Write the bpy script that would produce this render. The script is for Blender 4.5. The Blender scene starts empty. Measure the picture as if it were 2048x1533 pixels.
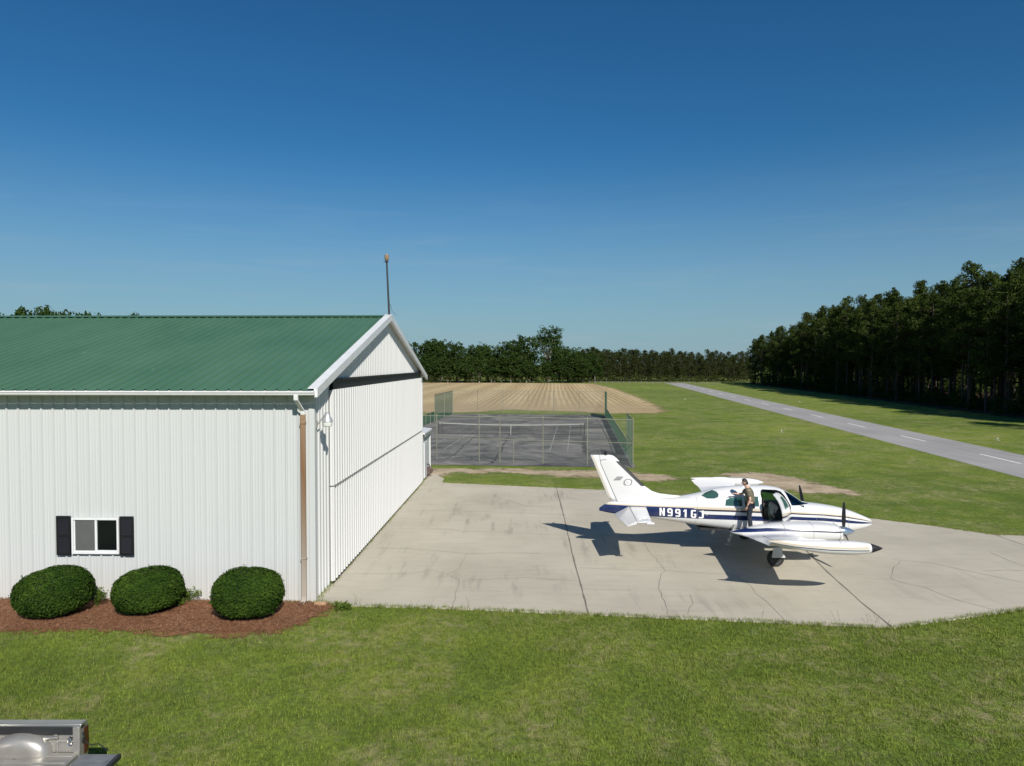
import bpy, bmesh, math, random
import numpy as np
from mathutils import Vector, Matrix
R = math.radians
scene = bpy.context.scene
COL = scene.collection
rng = random.Random(7)
nrng = np.random.default_rng(11)

# ------------------------------------------------------------------ camera
H = 6.65            # eye height above the apron, metres
F = 1419.0          # focal length in photo pixels (photo is 2048 x 1533)
PITCH = math.atan(38.5 / F)
cam_d = bpy.data.cameras.new('camera')
cam = bpy.data.objects.new('camera', cam_d)
COL.objects.link(cam)
cam.location = (0, 0, H)
cam.rotation_euler = (R(90) - PITCH, 0, 0)
cam_d.sensor_width = 36
cam_d.lens = 36 * F / 2048
cam_d.clip_start = 0.1
cam_d.clip_end = 6000
scene.camera = cam

def at(px, py, z=0.0):
    """photo pixel -> the point of the horizontal plane z it shows"""
    c, s = math.cos(PITCH), math.sin(PITCH)
    dx, u = px - 1024.0, 766.5 - py
    d = Vector((dx, F * c + u * s, -F * s + u * c))
    t = (z - H) / d.z
    return Vector((d.x * t, d.y * t, z))

def atY(px, py, Y):
    c, s = math.cos(PITCH), math.sin(PITCH)
    dx, u = px - 1024.0, 766.5 - py
    d = Vector((dx, F * c + u * s, -F * s + u * c))
    t = Y / d.y
    return Vector((d.x * t, Y, H + d.z * t))

# ------------------------------------------------------------------ mesh kit
def tag(o, label=None, cat=None, group=None, kind=None):
    if label: o['label'] = label
    if cat: o['category'] = cat
    if group: o['group'] = group
    if kind: o['kind'] = kind
    return o

def empty(name, loc=(0, 0, 0), rz=0.0):
    o = bpy.data.objects.new(name, None)
    o.empty_display_size = 0.2
    COL.objects.link(o)
    o.location = loc
    o.rotation_euler = (0, 0, rz)
    return o

def link(name, me, parent=None):
    o = bpy.data.objects.new(name, me)
    COL.objects.link(o)
    if parent: o.parent = parent
    return o

def finish(me, mats, smooth=True, angle=35, recalc=True):
    if recalc:
        bm = bmesh.new(); bm.from_mesh(me)
        bmesh.ops.recalc_face_normals(bm, faces=bm.faces)
        bm.to_mesh(me); bm.free()
    if not isinstance(mats, (list, tuple)): mats = [mats]
    if len(me.materials) == 0:
        for m in mats: me.materials.append(m)
    if smooth:
        me.polygons.foreach_set('use_smooth', [True] * len(me.polygons))
        me.set_sharp_from_angle(angle=R(angle))
    me.update()

def frame_of(d):
    d = Vector(d).normalized()
    a = Vector((0, 0, 1)) if abs(d.z) < 0.9 else Vector((1, 0, 0))
    u = d.cross(a).normalized()
    return u, d.cross(u).normalized()

class MB:
    def __init__(s): s.v = []; s.f = []
    def add(s, vs, fs):
        o = len(s.v)
        s.v += [tuple(v) for v in vs]
        s.f += [[i + o for i in f] for f in fs]
        return s
    def box(s, c, size, M=None):
        x, y, z = [k / 2 for k in size]
        vs = [Vector((i * x, j * y, k * z)) for i in (-1, 1) for j in (-1, 1) for k in (-1, 1)]
        if M is not None: vs = [M @ v for v in vs]
        c = Vector(c)
        return s.add([v + c for v in vs], [[0, 1, 3, 2], [4, 6, 7, 5], [0, 4, 5, 1], [2, 3, 7, 6], [0, 2, 6, 4], [1, 5, 7, 3]])
    def span(s, a, b):
        a, b = Vector(a), Vector(b)
        return s.box((a + b) / 2, [abs(q) for q in (b - a)])
    def cyl(s, p0, p1, r0, r1=None, n=12, cap=True):
        if r1 is None: r1 = r0
        p0, p1 = Vector(p0), Vector(p1)
        u, w = frame_of(p1 - p0)
        rings = []
        for p, r in ((p0, r0), (p1, r1)):
            rings.append([p + (u * math.cos(2 * math.pi * k / n) + w * math.sin(2 * math.pi * k / n)) * r for k in range(n)])
        return s.loft(rings, cap)
    def tube(s, path, rad, n=8, cap=True):
        path = [Vector(p) for p in path]
        rings = []
        pu = None
        for i, p in enumerate(path):
            d = path[min(i + 1, len(path) - 1)] - path[max(i - 1, 0)]
            u, w = frame_of(d)
            if pu is not None:
                u = (pu - d.normalized() * pu.dot(d.normalized())).normalized(); w = d.normalized().cross(u)
            pu = u
            r = rad[i] if isinstance(rad, (list, tuple)) else rad
            rings.append([p + (u * math.cos(2 * math.pi * k / n) + w * math.sin(2 * math.pi * k / n)) * r for k in range(n)])
        return s.loft(rings, cap)
    def loft(s, rings, cap=True):
        n = len(rings[0]); vs = [v for r in rings for v in r]; fs = []
        for i in range(len(rings) - 1):
            for k in range(n):
                a = i * n + k; b = i * n + (k + 1) % n
                fs.append([a, b, b + n, a + n])
        if cap:
            fs.append(list(range(n))[::-1]); m = (len(rings) - 1) * n
            fs.append([m + k for k in range(n)])
        return s.add(vs, fs)
    def lathe(s, prof, c=(0, 0, 0), axis='z', n=24):
        c = Vector(c); rings = []
        for r, h in prof:
            ring = []
            for k in range(n):
                a = 2 * math.pi * k / n; q = (r * math.cos(a), r * math.sin(a))
                v = {'z': (q[0], q[1], h), 'x': (h, q[0], q[1]), 'y': (q[0], h, q[1])}[axis]
                ring.append(c + Vector(v))
            rings.append(ring)
        return s.loft(rings, True)
    def prism(s, poly, d):
        d = Vector(d); n = len(poly); p = [Vector(q) for q in poly]
        vs = p + [q + d for q in p]
        fs = [list(range(n))[::-1], [n + k for k in range(n)]]
        for k in range(n): fs.append([k, (k + 1) % n, n + (k + 1) % n, n + k])
        return s.add(vs, fs)
    def face(s, poly): return s.add(poly, [list(range(len(poly)))])
    def build(s, name, mat, parent=None, smooth=True, angle=35, bevel=0, recalc=True):
        me = bpy.data.meshes.new(name)
        me.from_pydata(s.v, [], s.f)
        finish(me, mat, smooth, angle, recalc)
        o = link(name, me, parent)
        if bevel:
            b = o.modifiers.new('bevel', 'BEVEL'); b.width = bevel; b.segments = 2; b.limit_method = 'ANGLE'; b.angle_limit = R(40)
        return o

def boolean(a, b, op):
    m = a.modifiers.new('cut', 'BOOLEAN'); m.object = b; m.operation = op; m.solver = 'EXACT'
    dg = bpy.context.evaluated_depsgraph_get()
    me = bpy.data.meshes.new_from_object(a.evaluated_get(dg))
    a.modifiers.clear(); a.data = me
    bpy.data.objects.remove(b, do_unlink=True)
    me.polygons.foreach_set('use_smooth', [True] * len(me.polygons))
    me.set_sharp_from_angle(angle=R(32)); me.update()

def quads(name, P, mat, parent=None, tone=None, n=4):
    """one mesh out of an (N, n, 3) array of faces"""
    N = len(P)
    me = bpy.data.meshes.new(name)
    me.vertices.add(N * n); me.vertices.foreach_set('co', P.reshape(-1).astype(np.float32))
    me.loops.add(N * n); me.loops.foreach_set('vertex_index', np.arange(N * n, dtype=np.int32))
    me.polygons.add(N); me.polygons.foreach_set('loop_start', np.arange(0, N * n, n, dtype=np.int32))
    me.polygons.foreach_set('loop_total', np.full(N, n, dtype=np.int32))
    if tone is not None:
        a = me.attributes.new('tone', 'FLOAT', 'POINT'); a.data.foreach_set('value', np.repeat(tone, n).astype(np.float32))
    me.materials.append(mat)
    me.update(calc_edges=True)
    if name is None: return me
    return link(name, me, parent)

def inpoly(x, y, poly):
    c = False; j = len(poly) - 1
    for i in range(len(poly)):
        xi, yi = poly[i][0], poly[i][1]; xj, yj = poly[j][0], poly[j][1]
        if (yi > y) != (yj > y) and x < (xj - xi) * (y - yi) / (yj - yi) + xi: c = not c
        j = i
    return c
def np_inpoly(X, Y, poly):
    c = np.zeros(X.shape, bool); j = len(poly) - 1
    for i in range(len(poly)):
        xi, yi = poly[i][0], poly[i][1]; xj, yj = poly[j][0], poly[j][1]
        if yi != yj:
            c ^= ((yi > Y) != (yj > Y)) & (X < (xj - xi) * (Y - yi) / (yj - yi) + xi)
        j = i
    return c
def np_edge(X, Y, poly):
    d = np.full(X.shape, 1e9)
    for i in range(len(poly)):
        ax, ay = poly[i - 1][0], poly[i - 1][1]; bx, by = poly[i][0], poly[i][1]
        L2 = (bx - ax) ** 2 + (by - ay) ** 2 + 1e-12
        t = np.clip(((X - ax) * (bx - ax) + (Y - ay) * (by - ay)) / L2, 0, 1)
        d = np.minimum(d, np.hypot(X - ax - t * (bx - ax), Y - ay - t * (by - ay)))
    return d

def pchip(xs, ys, x):
    if x <= xs[0]: return ys[0]
    if x >= xs[-1]: return ys[-1]
    n = len(xs); h = [xs[i + 1] - xs[i] for i in range(n - 1)]; d = [(ys[i + 1] - ys[i]) / h[i] for i in range(n - 1)]
    m = [0] * n; m[0] = d[0]; m[-1] = d[-1]
    for i in range(1, n - 1):
        if d[i - 1] * d[i] > 0:
            w1, w2 = 2 * h[i] + h[i - 1], h[i] + 2 * h[i - 1]
            m[i] = (w1 + w2) / (w1 / d[i - 1] + w2 / d[i])
    for i in range(n - 1):
        if x <= xs[i + 1]:
            t = (x - xs[i]) / h[i]
            return ((1 + 2 * t) * (1 - t) ** 2 * ys[i] + t * (1 - t) ** 2 * h[i] * m[i] + t * t * (3 - 2 * t) * ys[i + 1] + t * t * (t - 1) * h[i] * m[i + 1])

# ------------------------------------------------------------------ materials
class NT:
    """tiny node-tree writer"""
    def __init__(s, name):
        s.m = bpy.data.materials.new(name); s.m.use_nodes = True
        s.t = s.m.node_tree; s.t.nodes.clear()
        s.out = s.t.nodes.new('ShaderNodeOutputMaterial')
    def n(s, typ, **kw):
        nd = s.t.nodes.new('ShaderNode' + typ)
        for k, v in kw.items(): setattr(nd, k, v)
        return nd
    def l(s, a, b): s.t.links.new(a, b)
    def put(s, sock, v):
        if hasattr(v, 'is_output'): s.l(v, sock)
        else:
            try: sock.default_value = v
            except Exception: sock.default_value = (*v, 1)
    def math(s, op, a, b=0.0, c=None, clamp=False):
        nd = s.n('Math', operation=op); nd.use_clamp = clamp
        s.put(nd.inputs[0], a); s.put(nd.inputs[1], b)
        if c is not None: s.put(nd.inputs[2], c)
        return nd.outputs[0]
    def noise(s, co, scale, detail=3, rough=0.55, dist=0.0):
        nd = s.n('TexNoise'); s.l(co, nd.inputs['Vector'])
        nd.inputs['Scale'].default_value = scale; nd.inputs['Detail'].default_value = detail
        nd.inputs['Roughness'].default_value = rough; nd.inputs['Distortion'].default_value = dist
        return nd.outputs['Fac']
    def ramp(s, fac, stops, interp='LINEAR'):
        nd = s.n('ValToRGB'); cr = nd.color_ramp; cr.interpolation = interp
        while len(cr.elements) < len(stops): cr.elements.new(0.5)
        for e, (p, c) in zip(cr.elements, stops):
            e.position = p; e.color = (*c, 1) if len(c) == 3 else c
        s.put(nd.inputs[0], fac)
        return nd.outputs[0]
    def mr(s, v, a, b, c=0.0, d=1.0):
        nd = s.n('MapRange'); s.put(nd.inputs[0], v)
        for i, q in enumerate((a, b, c, d)): nd.inputs[1 + i].default_value = q
        return nd.outputs[0]
    def mix(s, fac, a, b, blend='MIX'):
        nd = s.n('Mix', data_type='RGBA', blend_type=blend)
        s.put(nd.inputs[0], fac); s.put(nd.inputs[6], a); s.put(nd.inputs[7], b)
        return nd.outputs[2]
    def obj(s): return s.n('TexCoord').outputs['Object']
    def pos(s): return s.n('NewGeometry').outputs['Position']
    def scaled(s, co, sc, rot=(0, 0, 0)):
        nd = s.n('Mapping'); s.l(co, nd.inputs[0]); nd.inputs['Scale'].default_value = sc; nd.inputs['Rotation'].default_value = rot
        return nd.outputs[0]
    def xyz(s, co):
        nd = s.n('SeparateXYZ'); s.l(co, nd.inputs[0]); return nd.outputs
    def curve(s, x, pts, x0, x1, y0, y1):
        nd = s.n('FloatCurve'); c = nd.mapping.curves[0]
        nd.mapping.use_clip = False
        P = [((a - x0) / (x1 - x0), (b - y0) / (y1 - y0)) for a, b in pts]
        while len(c.points) < len(P): c.points.new(0.5, 0.5)
        for q, p in zip(c.points, P): q.location = p; q.handle_type = 'VECTOR'
        nd.mapping.update()
        s.l(s.mr(x, x0, x1), nd.inputs['Value'])
        return s.math('MULTIPLY_ADD', nd.outputs[0], y1 - y0, y0)
    def bump(s, h, strength=0.3, dist=0.01):
        nd = s.n('Bump'); s.l(h, nd.inputs['Height']); nd.inputs['Strength'].default_value = strength; nd.inputs['Distance'].default_value = dist
        return nd.outputs[0]
    def pbr(s, col, rough=0.6, metal=0.0, normal=None, coat=0.0, spec=0.5):
        p = s.n('BsdfPrincipled')
        s.put(p.inputs['Base Color'], col); s.put(p.inputs['Roughness'], rough); s.put(p.inputs['Metallic'], metal)
        p.inputs['Coat Weight'].default_value = coat; p.inputs['Coat Roughness'].default_value = 0.08
        p.inputs['Specular IOR Level'].default_value = spec
        if normal is not None: s.l(normal, p.inputs['Normal'])
        s.l(p.outputs[0], s.out.inputs[0])
        return s.m

def mix3(a, b, t): return tuple(x + (y - x) * t for x, y in zip(a, b))
def plain(name, col, rough=0.6, metal=0.0, var=0.12, scale=3.0, coat=0.0, bump=0.0, spec=0.5):
    t = NT(name); co = t.obj()
    f = t.noise(co, scale, 5)
    c = t.ramp(f, [(0.25, tuple(k * (1 - var) for k in col)), (0.75, tuple(min(1, k * (1 + var)) for k in col))])
    nm = t.bump(t.noise(co, scale * 12, 3), bump, 0.01) if bump else None
    return t.pbr(c, rough, metal, nm, coat, spec)

def grass_colour(t, co):
    big = t.noise(co, 0.045, 4, 0.6, 0.6)
    mid = t.noise(co, 0.55, 5, 0.65, 0.4)
    fine = t.noise(co, 9.0, 4, 0.7)
    c = t.ramp(t.math('ADD', t.math('MULTIPLY', big, 0.45), t.math('MULTIPLY', mid, 0.55)),
               [(0.36, (0.108, 0.168, 0.022)), (0.5, (0.172, 0.238, 0.031)), (0.64, (0.270, 0.322, 0.048))])
    c = t.mix(t.mr(fine, 0.40, 0.60), t.mix(0.55, c, (0.045, 0.06, 0.02)), c)
    c = t.mix(t.math('MULTIPLY', t.mr(t.noise(co, 2.6, 5, 0.75), 0.52, 0.68), 0.40), c, (0.062, 0.090, 0.018))
    dry = t.math('MULTIPLY', t.mr(t.noise(co, 0.35, 5, 0.7, 0.8), 0.45, 0.64), t.mr(t.noise(co, 3.2, 5, 0.72), 0.42, 0.62))
    c = t.mix(t.math('MULTIPLY', dry, 0.8), c, (0.36, 0.31, 0.16))
    bare = t.mr(t.noise(co, 1.7, 5, 0.72, 0.4), 0.60, 0.72)
    return t.mix(t.math('MULTIPLY', bare, 0.6), c, (0.27, 0.215, 0.16)), fine

t = NT('lawn_grass'); co = t.pos(); c, fine = grass_colour(t, co)
M_lawn = t.pbr(c, 0.9, 0, t.bump(t.noise(co, 22, 4, 0.7), 0.9, 0.06), spec=0.15)
t = NT('grass_blade'); co = t.pos(); c, fine = grass_colour(t, co)
at_ = t.n('Attribute', attribute_name='tone')
c = t.mix(at_.outputs['Fac'], t.mix(0.3, c, (0.05, 0.08, 0.012)), t.mix(0.45, c, (0.46, 0.53, 0.12)))
d = t.n('BsdfDiffuse'); t.l(c, d.inputs[0]); tr = t.n('BsdfTranslucent'); t.l(c, tr.inputs[0])
mx = t.n('MixShader'); mx.inputs[0].default_value = 0.3; t.l(d.outputs[0], mx.inputs[1]); t.l(tr.outputs[0], mx.inputs[2]); t.l(mx.outputs[0], t.out.inputs[0])
M_blade = t.m

def leaf_mat(name, dark, light, trans=0.2):
    t = NT(name)
    a = t.n('Attribute', attribute_name='tone').outputs['Fac']
    oi = t.n('ObjectInfo').outputs['Random']
    v = t.math('ADD', t.math('MULTIPLY', a, 0.75), t.math('MULTIPLY', oi, 0.25))
    c = t.ramp(v, [(0.0, dark), (1.0, light)])
    d = t.n('BsdfDiffuse'); t.l(c, d.inputs[0]); tr = t.n('BsdfTranslucent'); t.l(c, tr.inputs[0])
    mx = t.n('MixShader'); mx.inputs[0].default_value = trans
    t.l(d.outputs[0], mx.inputs[1]); t.l(tr.outputs[0], mx.inputs[2]); t.l(mx.outputs[0], t.out.inputs[0])
    return t.m
M_pine = leaf_mat('pine_needles', (0.018, 0.033, 0.009), (0.080, 0.108, 0.026))
M_oak = leaf_mat('broad_leaves', (0.016, 0.034, 0.009), (0.056, 0.092, 0.022))
M_young = leaf_mat('young_pine_needles', (0.018, 0.027, 0.008), (0.060, 0.072, 0.022))
M_box = leaf_mat('clipped_leaves', (0.014, 0.036, 0.007), (0.075, 0.130, 0.020), 0.12)
M_weed = leaf_mat('weed_leaves', (0.05, 0.085, 0.015), (0.13, 0.19, 0.03))
M_bark = plain('pine_bark', (0.060, 0.047, 0.038), 0.9, var=0.4, scale=2.0, bump=0.5)
M_barkgrey = plain('grey_bark', (0.22, 0.20, 0.17), 0.9, var=0.35, scale=1.5, bump=0.5)
M_core = plain('core_shade', (0.012, 0.02, 0.008), 0.95)  # near-black of the shrub cores, shade put into the colour

# concrete with tyre marks and weathering
t = NT('apron_concrete'); co = t.pos()
c = t.ramp(t.noise(co, 0.25, 6, 0.6), [(0.3, (0.385, 0.350, 0.275)), (0.52, (0.450, 0.411, 0.326)), (0.75, (0.50, 0.458, 0.368))])
st = t.noise(t.scaled(co, (0.5, 3.0, 1), (0, 0, R(12))), 1.2, 5, 0.7)
c = t.mix(t.math('MULTIPLY', t.mr(st, 0.48, 0.78), 0.30), c, (0.24, 0.225, 0.20))
sk = t.noise(t.scaled(co, (2.6, 0.28, 1), (0, 0, R(-4))), 1.0, 4, 0.65)
c = t.mix(t.math('MULTIPLY', t.math('MULTIPLY', t.mr(sk, 0.53, 0.66), t.math('MULTIPLY', t.mr(t.noise(co, 0.22, 2), 0.44, 0.58), t.mr(t.xyz(co)[0], 9.0, 1.0, 0.35, 1.0))), 0.38), c, (0.15, 0.145, 0.13))
c = t.mix(t.math('MULTIPLY', t.mr(t.noise(co, 30, 3, 0.8), 0.62, 0.75), 0.35), c, (0.22, 0.205, 0.18))
c = t.mix(t.math('MULTIPLY', t.mr(t.noise(co, 0.6, 3, 0.6, 1.0), 0.64, 0.8), 0.35), c, (0.40, 0.29, 0.19))
M_conc = t.pbr(c, 0.85, 0, t.bump(t.noise(co, 45, 4, 0.7), 0.25, 0.01), spec=0.3)
M_crack = plain('crack_dirt', (0.16, 0.145, 0.115), 0.95, var=0.35, scale=1.5)
M_crackpale = plain('hairline_crack', (0.24, 0.22, 0.18), 0.95, var=0.3, scale=1.5)
t = NT('runway_asphalt'); co = t.pos()
c = t.ramp(t.noise(co, 0.12, 5), [(0.3, (0.285, 0.275, 0.265)), (0.7, (0.355, 0.345, 0.33))])
c = t.mix(t.math('MULTIPLY', t.mr(t.noise(t.scaled(co, (1.6, 0.05, 1), (0, 0, R(6.5))), 1.0, 5, 0.65), 0.46, 0.68), 0.45), c, (0.19, 0.187, 0.185))
c = t.mix(t.math('MULTIPLY', t.mr(t.noise(co, 0.35, 5, 0.7, 0.8), 0.55, 0.62), 0.25), c, (0.36, 0.35, 0.33))
M_run = t.pbr(c, 0.9, spec=0.3)
M_mark = plain('runway_paint', (0.66, 0.66, 0.63), 0.8, var=0.15, scale=2)
t = NT('court_asphalt'); co = t.pos()
n1 = t.noise(co, 0.20, 7, 0.72, 1.2)
c = t.ramp(n1, [(0.34, (0.045, 0.046, 0.048)), (0.46, (0.105, 0.103, 0.102)), (0.58, (0.195, 0.185, 0.172)), (0.72, (0.36, 0.325, 0.27))])
c = t.mix(t.math('MULTIPLY', t.mr(t.noise(t.scaled(co, (0.1, 1.4, 1)), 0.8, 5, 0.7), 0.5, 0.68), 0.45), c, (0.055, 0.055, 0.062))
M_court = t.pbr(c, 0.9, spec=0.25)
M_line = plain('court_line_paint', (0.27, 0.27, 0.26), 0.85, var=0.4, scale=0.6)
M_courtcrack = plain('court_crack_tar', (0.03, 0.03, 0.032), 0.9)
# stubble field: pale straw rows between brown soil
t = NT('stubble_rows'); co = t.pos()
rot = t.scaled(co, (1, 1, 1), (0, 0, R(3.3)))
X = t.xyz(rot)[0]
wob = t.noise(t.scaled(co, (0.3, 0.03, 1)), 1.0, 3)
ph = t.math('MULTIPLY', t.math('ADD', X, t.math('MULTIPLY', wob, 0.9)), 2 * math.pi / 1.02)
sn = t.math('MULTIPLY_ADD', t.math('SINE', ph), 0.5, 0.5)
sn2 = t.math('MULTIPLY_ADD', t.math('SINE', t.math('MULTIPLY', t.math('ADD', X, t.math('MULTIPLY', wob, 2.0)), 2 * math.pi / 7.7)), 0.25, 0.25)
pn = t.noise(t.scaled(co, (1.5, 0.25, 1)), 0.9, 5, 0.7)
v = t.math('ADD', t.math('MULTIPLY', sn, 0.34), t.math('ADD', t.math('MULTIPLY', pn, 0.75), t.math('MULTIPLY', sn2, 0.4)))
c = t.ramp(v, [(0.3, (0.27, 0.195, 0.100)), (0.62, (0.41, 0.31, 0.165)), (0.95, (0.56, 0.45, 0.25))])
Yp = t.xyz(co)[1]
head = t.mr(t.math('ADD', Yp, t.math('MULTIPLY', t.noise(co, 0.12, 3), 16.0)), 136.0, 116.0)
hc_ = t.ramp(t.noise(t.scaled(co, (0.12, 0.9, 1)), 1.0, 5, 0.7), [(0.3, (0.28, 0.20, 0.11)), (0.7, (0.46, 0.36, 0.21))])
c = t.mix(t.math('MULTIPLY', head, 0.85), c, hc_)
c = t.mix(t.mr(t.noise(co, 0.06, 4), 0.52, 0.8), c, (0.36, 0.27, 0.165))
def edge_alpha(t, shader_out, sc=0.9, soft=0.35, amp=1.5, off=-0.95):
    e = t.n('Attribute', attribute_name='edge').outputs['Fac']
    nz = t.noise(t.pos(), sc, 5, 0.7)
    a = t.mr(t.math('ADD', e, t.math('MULTIPLY_ADD', nz, amp, off)), 0.0, soft)
    tp = t.n('BsdfTransparent'); mx = t.n('MixShader')
    t.l(a, mx.inputs[0]); t.l(tp.outputs[0], mx.inputs[1]); t.l(shader_out, mx.inputs[2]); t.l(mx.outputs[0], t.out.inputs[0])
def rough_mat(t, c, bump=0.6, sc=14, esc=0.9, soft=0.35, amp=1.5, off=-0.95):
    p = t.n('BsdfPrincipled'); t.l(c, p.inputs['Base Color']); p.inputs['Roughness'].default_value = 0.95; p.inputs['Specular IOR Level'].default_value = 0.15
    t.l(t.bump(t.noise(t.pos(), sc, 5, 0.7), bump, 0.05), p.inputs['Normal'])
    edge_alpha(t, p.outputs[0], esc, soft, amp, off)
    return t.m
M_field = rough_mat(t, c, 0.7, 6, 0.25, 0.5)
t = NT('bare_sand'); co = t.pos()
c = t.ramp(t.noise(co, 0.8, 6, 0.7), [(0.3, (0.25, 0.19, 0.12)), (0.55, (0.43, 0.345, 0.235)), (0.75, (0.52, 0.43, 0.31))])
M_dirt = rough_mat(t, c, 0.5, 14, 0.55, 0.5, 4.0, -1.85)
t = NT('pine_straw_mulch'); co = t.pos()
c = t.ramp(t.noise(t.scaled(co, (1, 2.2, 1), (0, 0, R(25))), 9, 8, 0.85, 2.0), [(0.36, (0.06, 0.025, 0.014)), (0.5, (0.225, 0.098, 0.05)), (0.64, (0.42, 0.225, 0.13))])
M_mulch = rough_mat(t, c, 1.0, 20, 2.0, 0.25, 3.0, -1.5)
t = NT('forest_litter'); co = t.pos()
c = t.ramp(t.noise(co, 0.5, 6, 0.7), [(0.3, (0.04, 0.035, 0.02)), (0.7, (0.12, 0.085, 0.05))])
M_litter = rough_mat(t, c, 0.7, 6, 0.4, 0.5)
M_far = plain('grey_fence_wood', (0.17, 0.16, 0.14), 0.95, scale=0.3)

# buildings
t = NT('white_siding'); co = t.obj()
c = t.ramp(t.noise(t.scaled(co, (3, 3, 0.25)), 1.0, 5, 0.65), [(0.2, (0.478, 0.495, 0.488)), (0.8, (0.505, 0.522, 0.515))])
c = t.mix(t.math('MULTIPLY', t.mr(t.xyz(co)[2], 0.9, 0.0), 0.22), c, (0.50, 0.43, 0.36))
M_siding = t.pbr(c, 0.5, 0, spec=0.4)
t = NT('white_door_sheet'); co = t.obj()
c = t.ramp(t.noise(t.scaled(co, (3, 3, 0.25)), 1.0, 5, 0.65), [(0.2, (0.60, 0.60, 0.585)), (0.8, (0.635, 0.635, 0.62))])
M_doorsheet = t.pbr(c, 0.45, 0, spec=0.5)
M_trim = plain('white_trim', (0.66, 0.67, 0.665), 0.4, var=0.06)
t = NT('green_roof_sheet'); co = t.obj()
c = t.ramp(t.noise(t.scaled(co, (0.6, 0.2, 1)), 1.0, 6, 0.65), [(0.3, (0.054, 0.132, 0.074)), (0.7, (0.074, 0.162, 0.094))])
sc = t.noise(t.scaled(co, (7.0, 0.35, 1)), 1.0, 4, 0.5)
c = t.mix(t.math('MULTIPLY', t.mr(sc, 0.70, 0.76), t.mr(t.noise(co, 0.5, 2), 0.42, 0.52)), c, (0.30, 0.42, 0.36))
M_roof = t.pbr(c, 0.42, 0, spec=0.5)
M_black = plain('black_part_and_shade', (0.012, 0.012, 0.014), 0.5)  # real black parts, plus painted shade above the door and behind the pane
M_shutter = plain('black_shutter', (0.008, 0.008, 0.010), 0.45)
M_rubber = plain('rubber', (0.018, 0.018, 0.018), 0.7)
t = NT('stained_downspout'); co = t.obj(); z = t.xyz(co)[2]
c = t.ramp(t.mr(t.math('ADD', z, t.math('MULTIPLY', t.noise(t.scaled(co, (9, 9, 0.6)), 1, 4), 2.4)), 0.2, 6.4), [(0.15, (0.38, 0.34, 0.29)), (0.5, (0.24, 0.175, 0.12)), (0.75, (0.19, 0.100, 0.048)), (1.0, (0.27, 0.18, 0.105))])
M_spout = t.pbr(c, 0.5)
M_alu = plain('spun_aluminium', (0.55, 0.55, 0.54), 0.38, 0.55, var=0.06)
M_frost = plain('frosted_lens', (0.62, 0.63, 0.58), 0.35)
M_steel = plain('galvanised_steel', (0.36, 0.37, 0.35), 0.5, 0.6, var=0.2)
M_post = plain('weathered_post', (0.25, 0.25, 0.185), 0.7, 0.2, var=0.25, scale=1.0)
M_mast = plain('dark_mast', (0.035, 0.037, 0.04), 0.5, 0.3)
M_amber = plain('amber_glass', (0.26, 0.17, 0.09), 0.15, coat=0.6)
M_wood = plain('raw_timber', (0.42, 0.27, 0.15), 0.8, var=0.3, scale=5)
M_screenwin = plain('insect_screen', (0.085, 0.09, 0.085), 0.75)
M_hose = plain('brown_hose', (0.09, 0.06, 0.05), 0.6, var=0.4, scale=14)

def glass(name, tint, refl=0.06, ior=1.5, glare=None):
    t = NT(name)
    tp = t.n('BsdfTransparent'); tp.inputs[0].default_value = (*tint, 1)
    gl = t.n('BsdfGlossy'); gl.inputs['Roughness'].default_value = 0.03
    fr = t.n('Fresnel'); fr.inputs[0].default_value = ior
    mx = t.n('MixShader'); t.l(t.math('ADD', fr.outputs[0], refl, clamp=True), mx.inputs[0]); t.l(tp.outputs[0], mx.inputs[1]); t.l(gl.outputs[0], mx.inputs[2])
    if glare:
        df = t.n('BsdfDiffuse'); df.inputs[0].default_value = (*glare, 1); m2_ = t.n('MixShader'); m2_.inputs[0].default_value = 0.22  # diffuse teal mixed in as painted glare on the panes
        t.l(mx.outputs[0], m2_.inputs[1]); t.l(df.outputs[0], m2_.inputs[2]); mx = m2_
    t.l(mx.outputs[0], t.out.inputs[0]); return t.m
M_glassg = glass('green_tinted_glass', (0.58, 0.80, 0.74), 0.05, 1.5, (0.13, 0.27, 0.24))
M_glassw = glass('windshield_glass', (0.42, 0.48, 0.52), 0.06)
M_glass = glass('window_glass', (0.75, 0.78, 0.78), 0.0, 1.25)

def veil(name, col, open_, thru=0.0):
    t = NT(name); d0 = t.n('BsdfDiffuse'); d0.inputs[0].default_value = (*col, 1); tl = t.n('BsdfTranslucent'); tl.inputs[0].default_value = (*col, 1)
    d = t.n('MixShader'); d.inputs[0].default_value = thru; t.l(d0.outputs[0], d.inputs[1]); t.l(tl.outputs[0], d.inputs[2])
    tp = t.n('BsdfTransparent'); mx = t.n('MixShader'); mx.inputs[0].default_value = open_
    t.l(d.outputs[0], mx.inputs[1]); t.l(tp.outputs[0], mx.inputs[2]); t.l(mx.outputs[0], t.out.inputs[0]); return t.m
M_chain = veil('chain_link', (0.20, 0.21, 0.18), 0.83)
M_wind = veil('green_windscreen', (0.035, 0.18, 0.12), 0.15, 0.5)
M_windtop = veil('faded_windscreen', (0.10, 0.25, 0.20), 0.36, 0.5)
M_net = veil('black_net', (0.02, 0.02, 0.02), 0.72)
M_net_tape = plain('net_tape', (0.33, 0.33, 0.31), 0.8)

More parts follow.
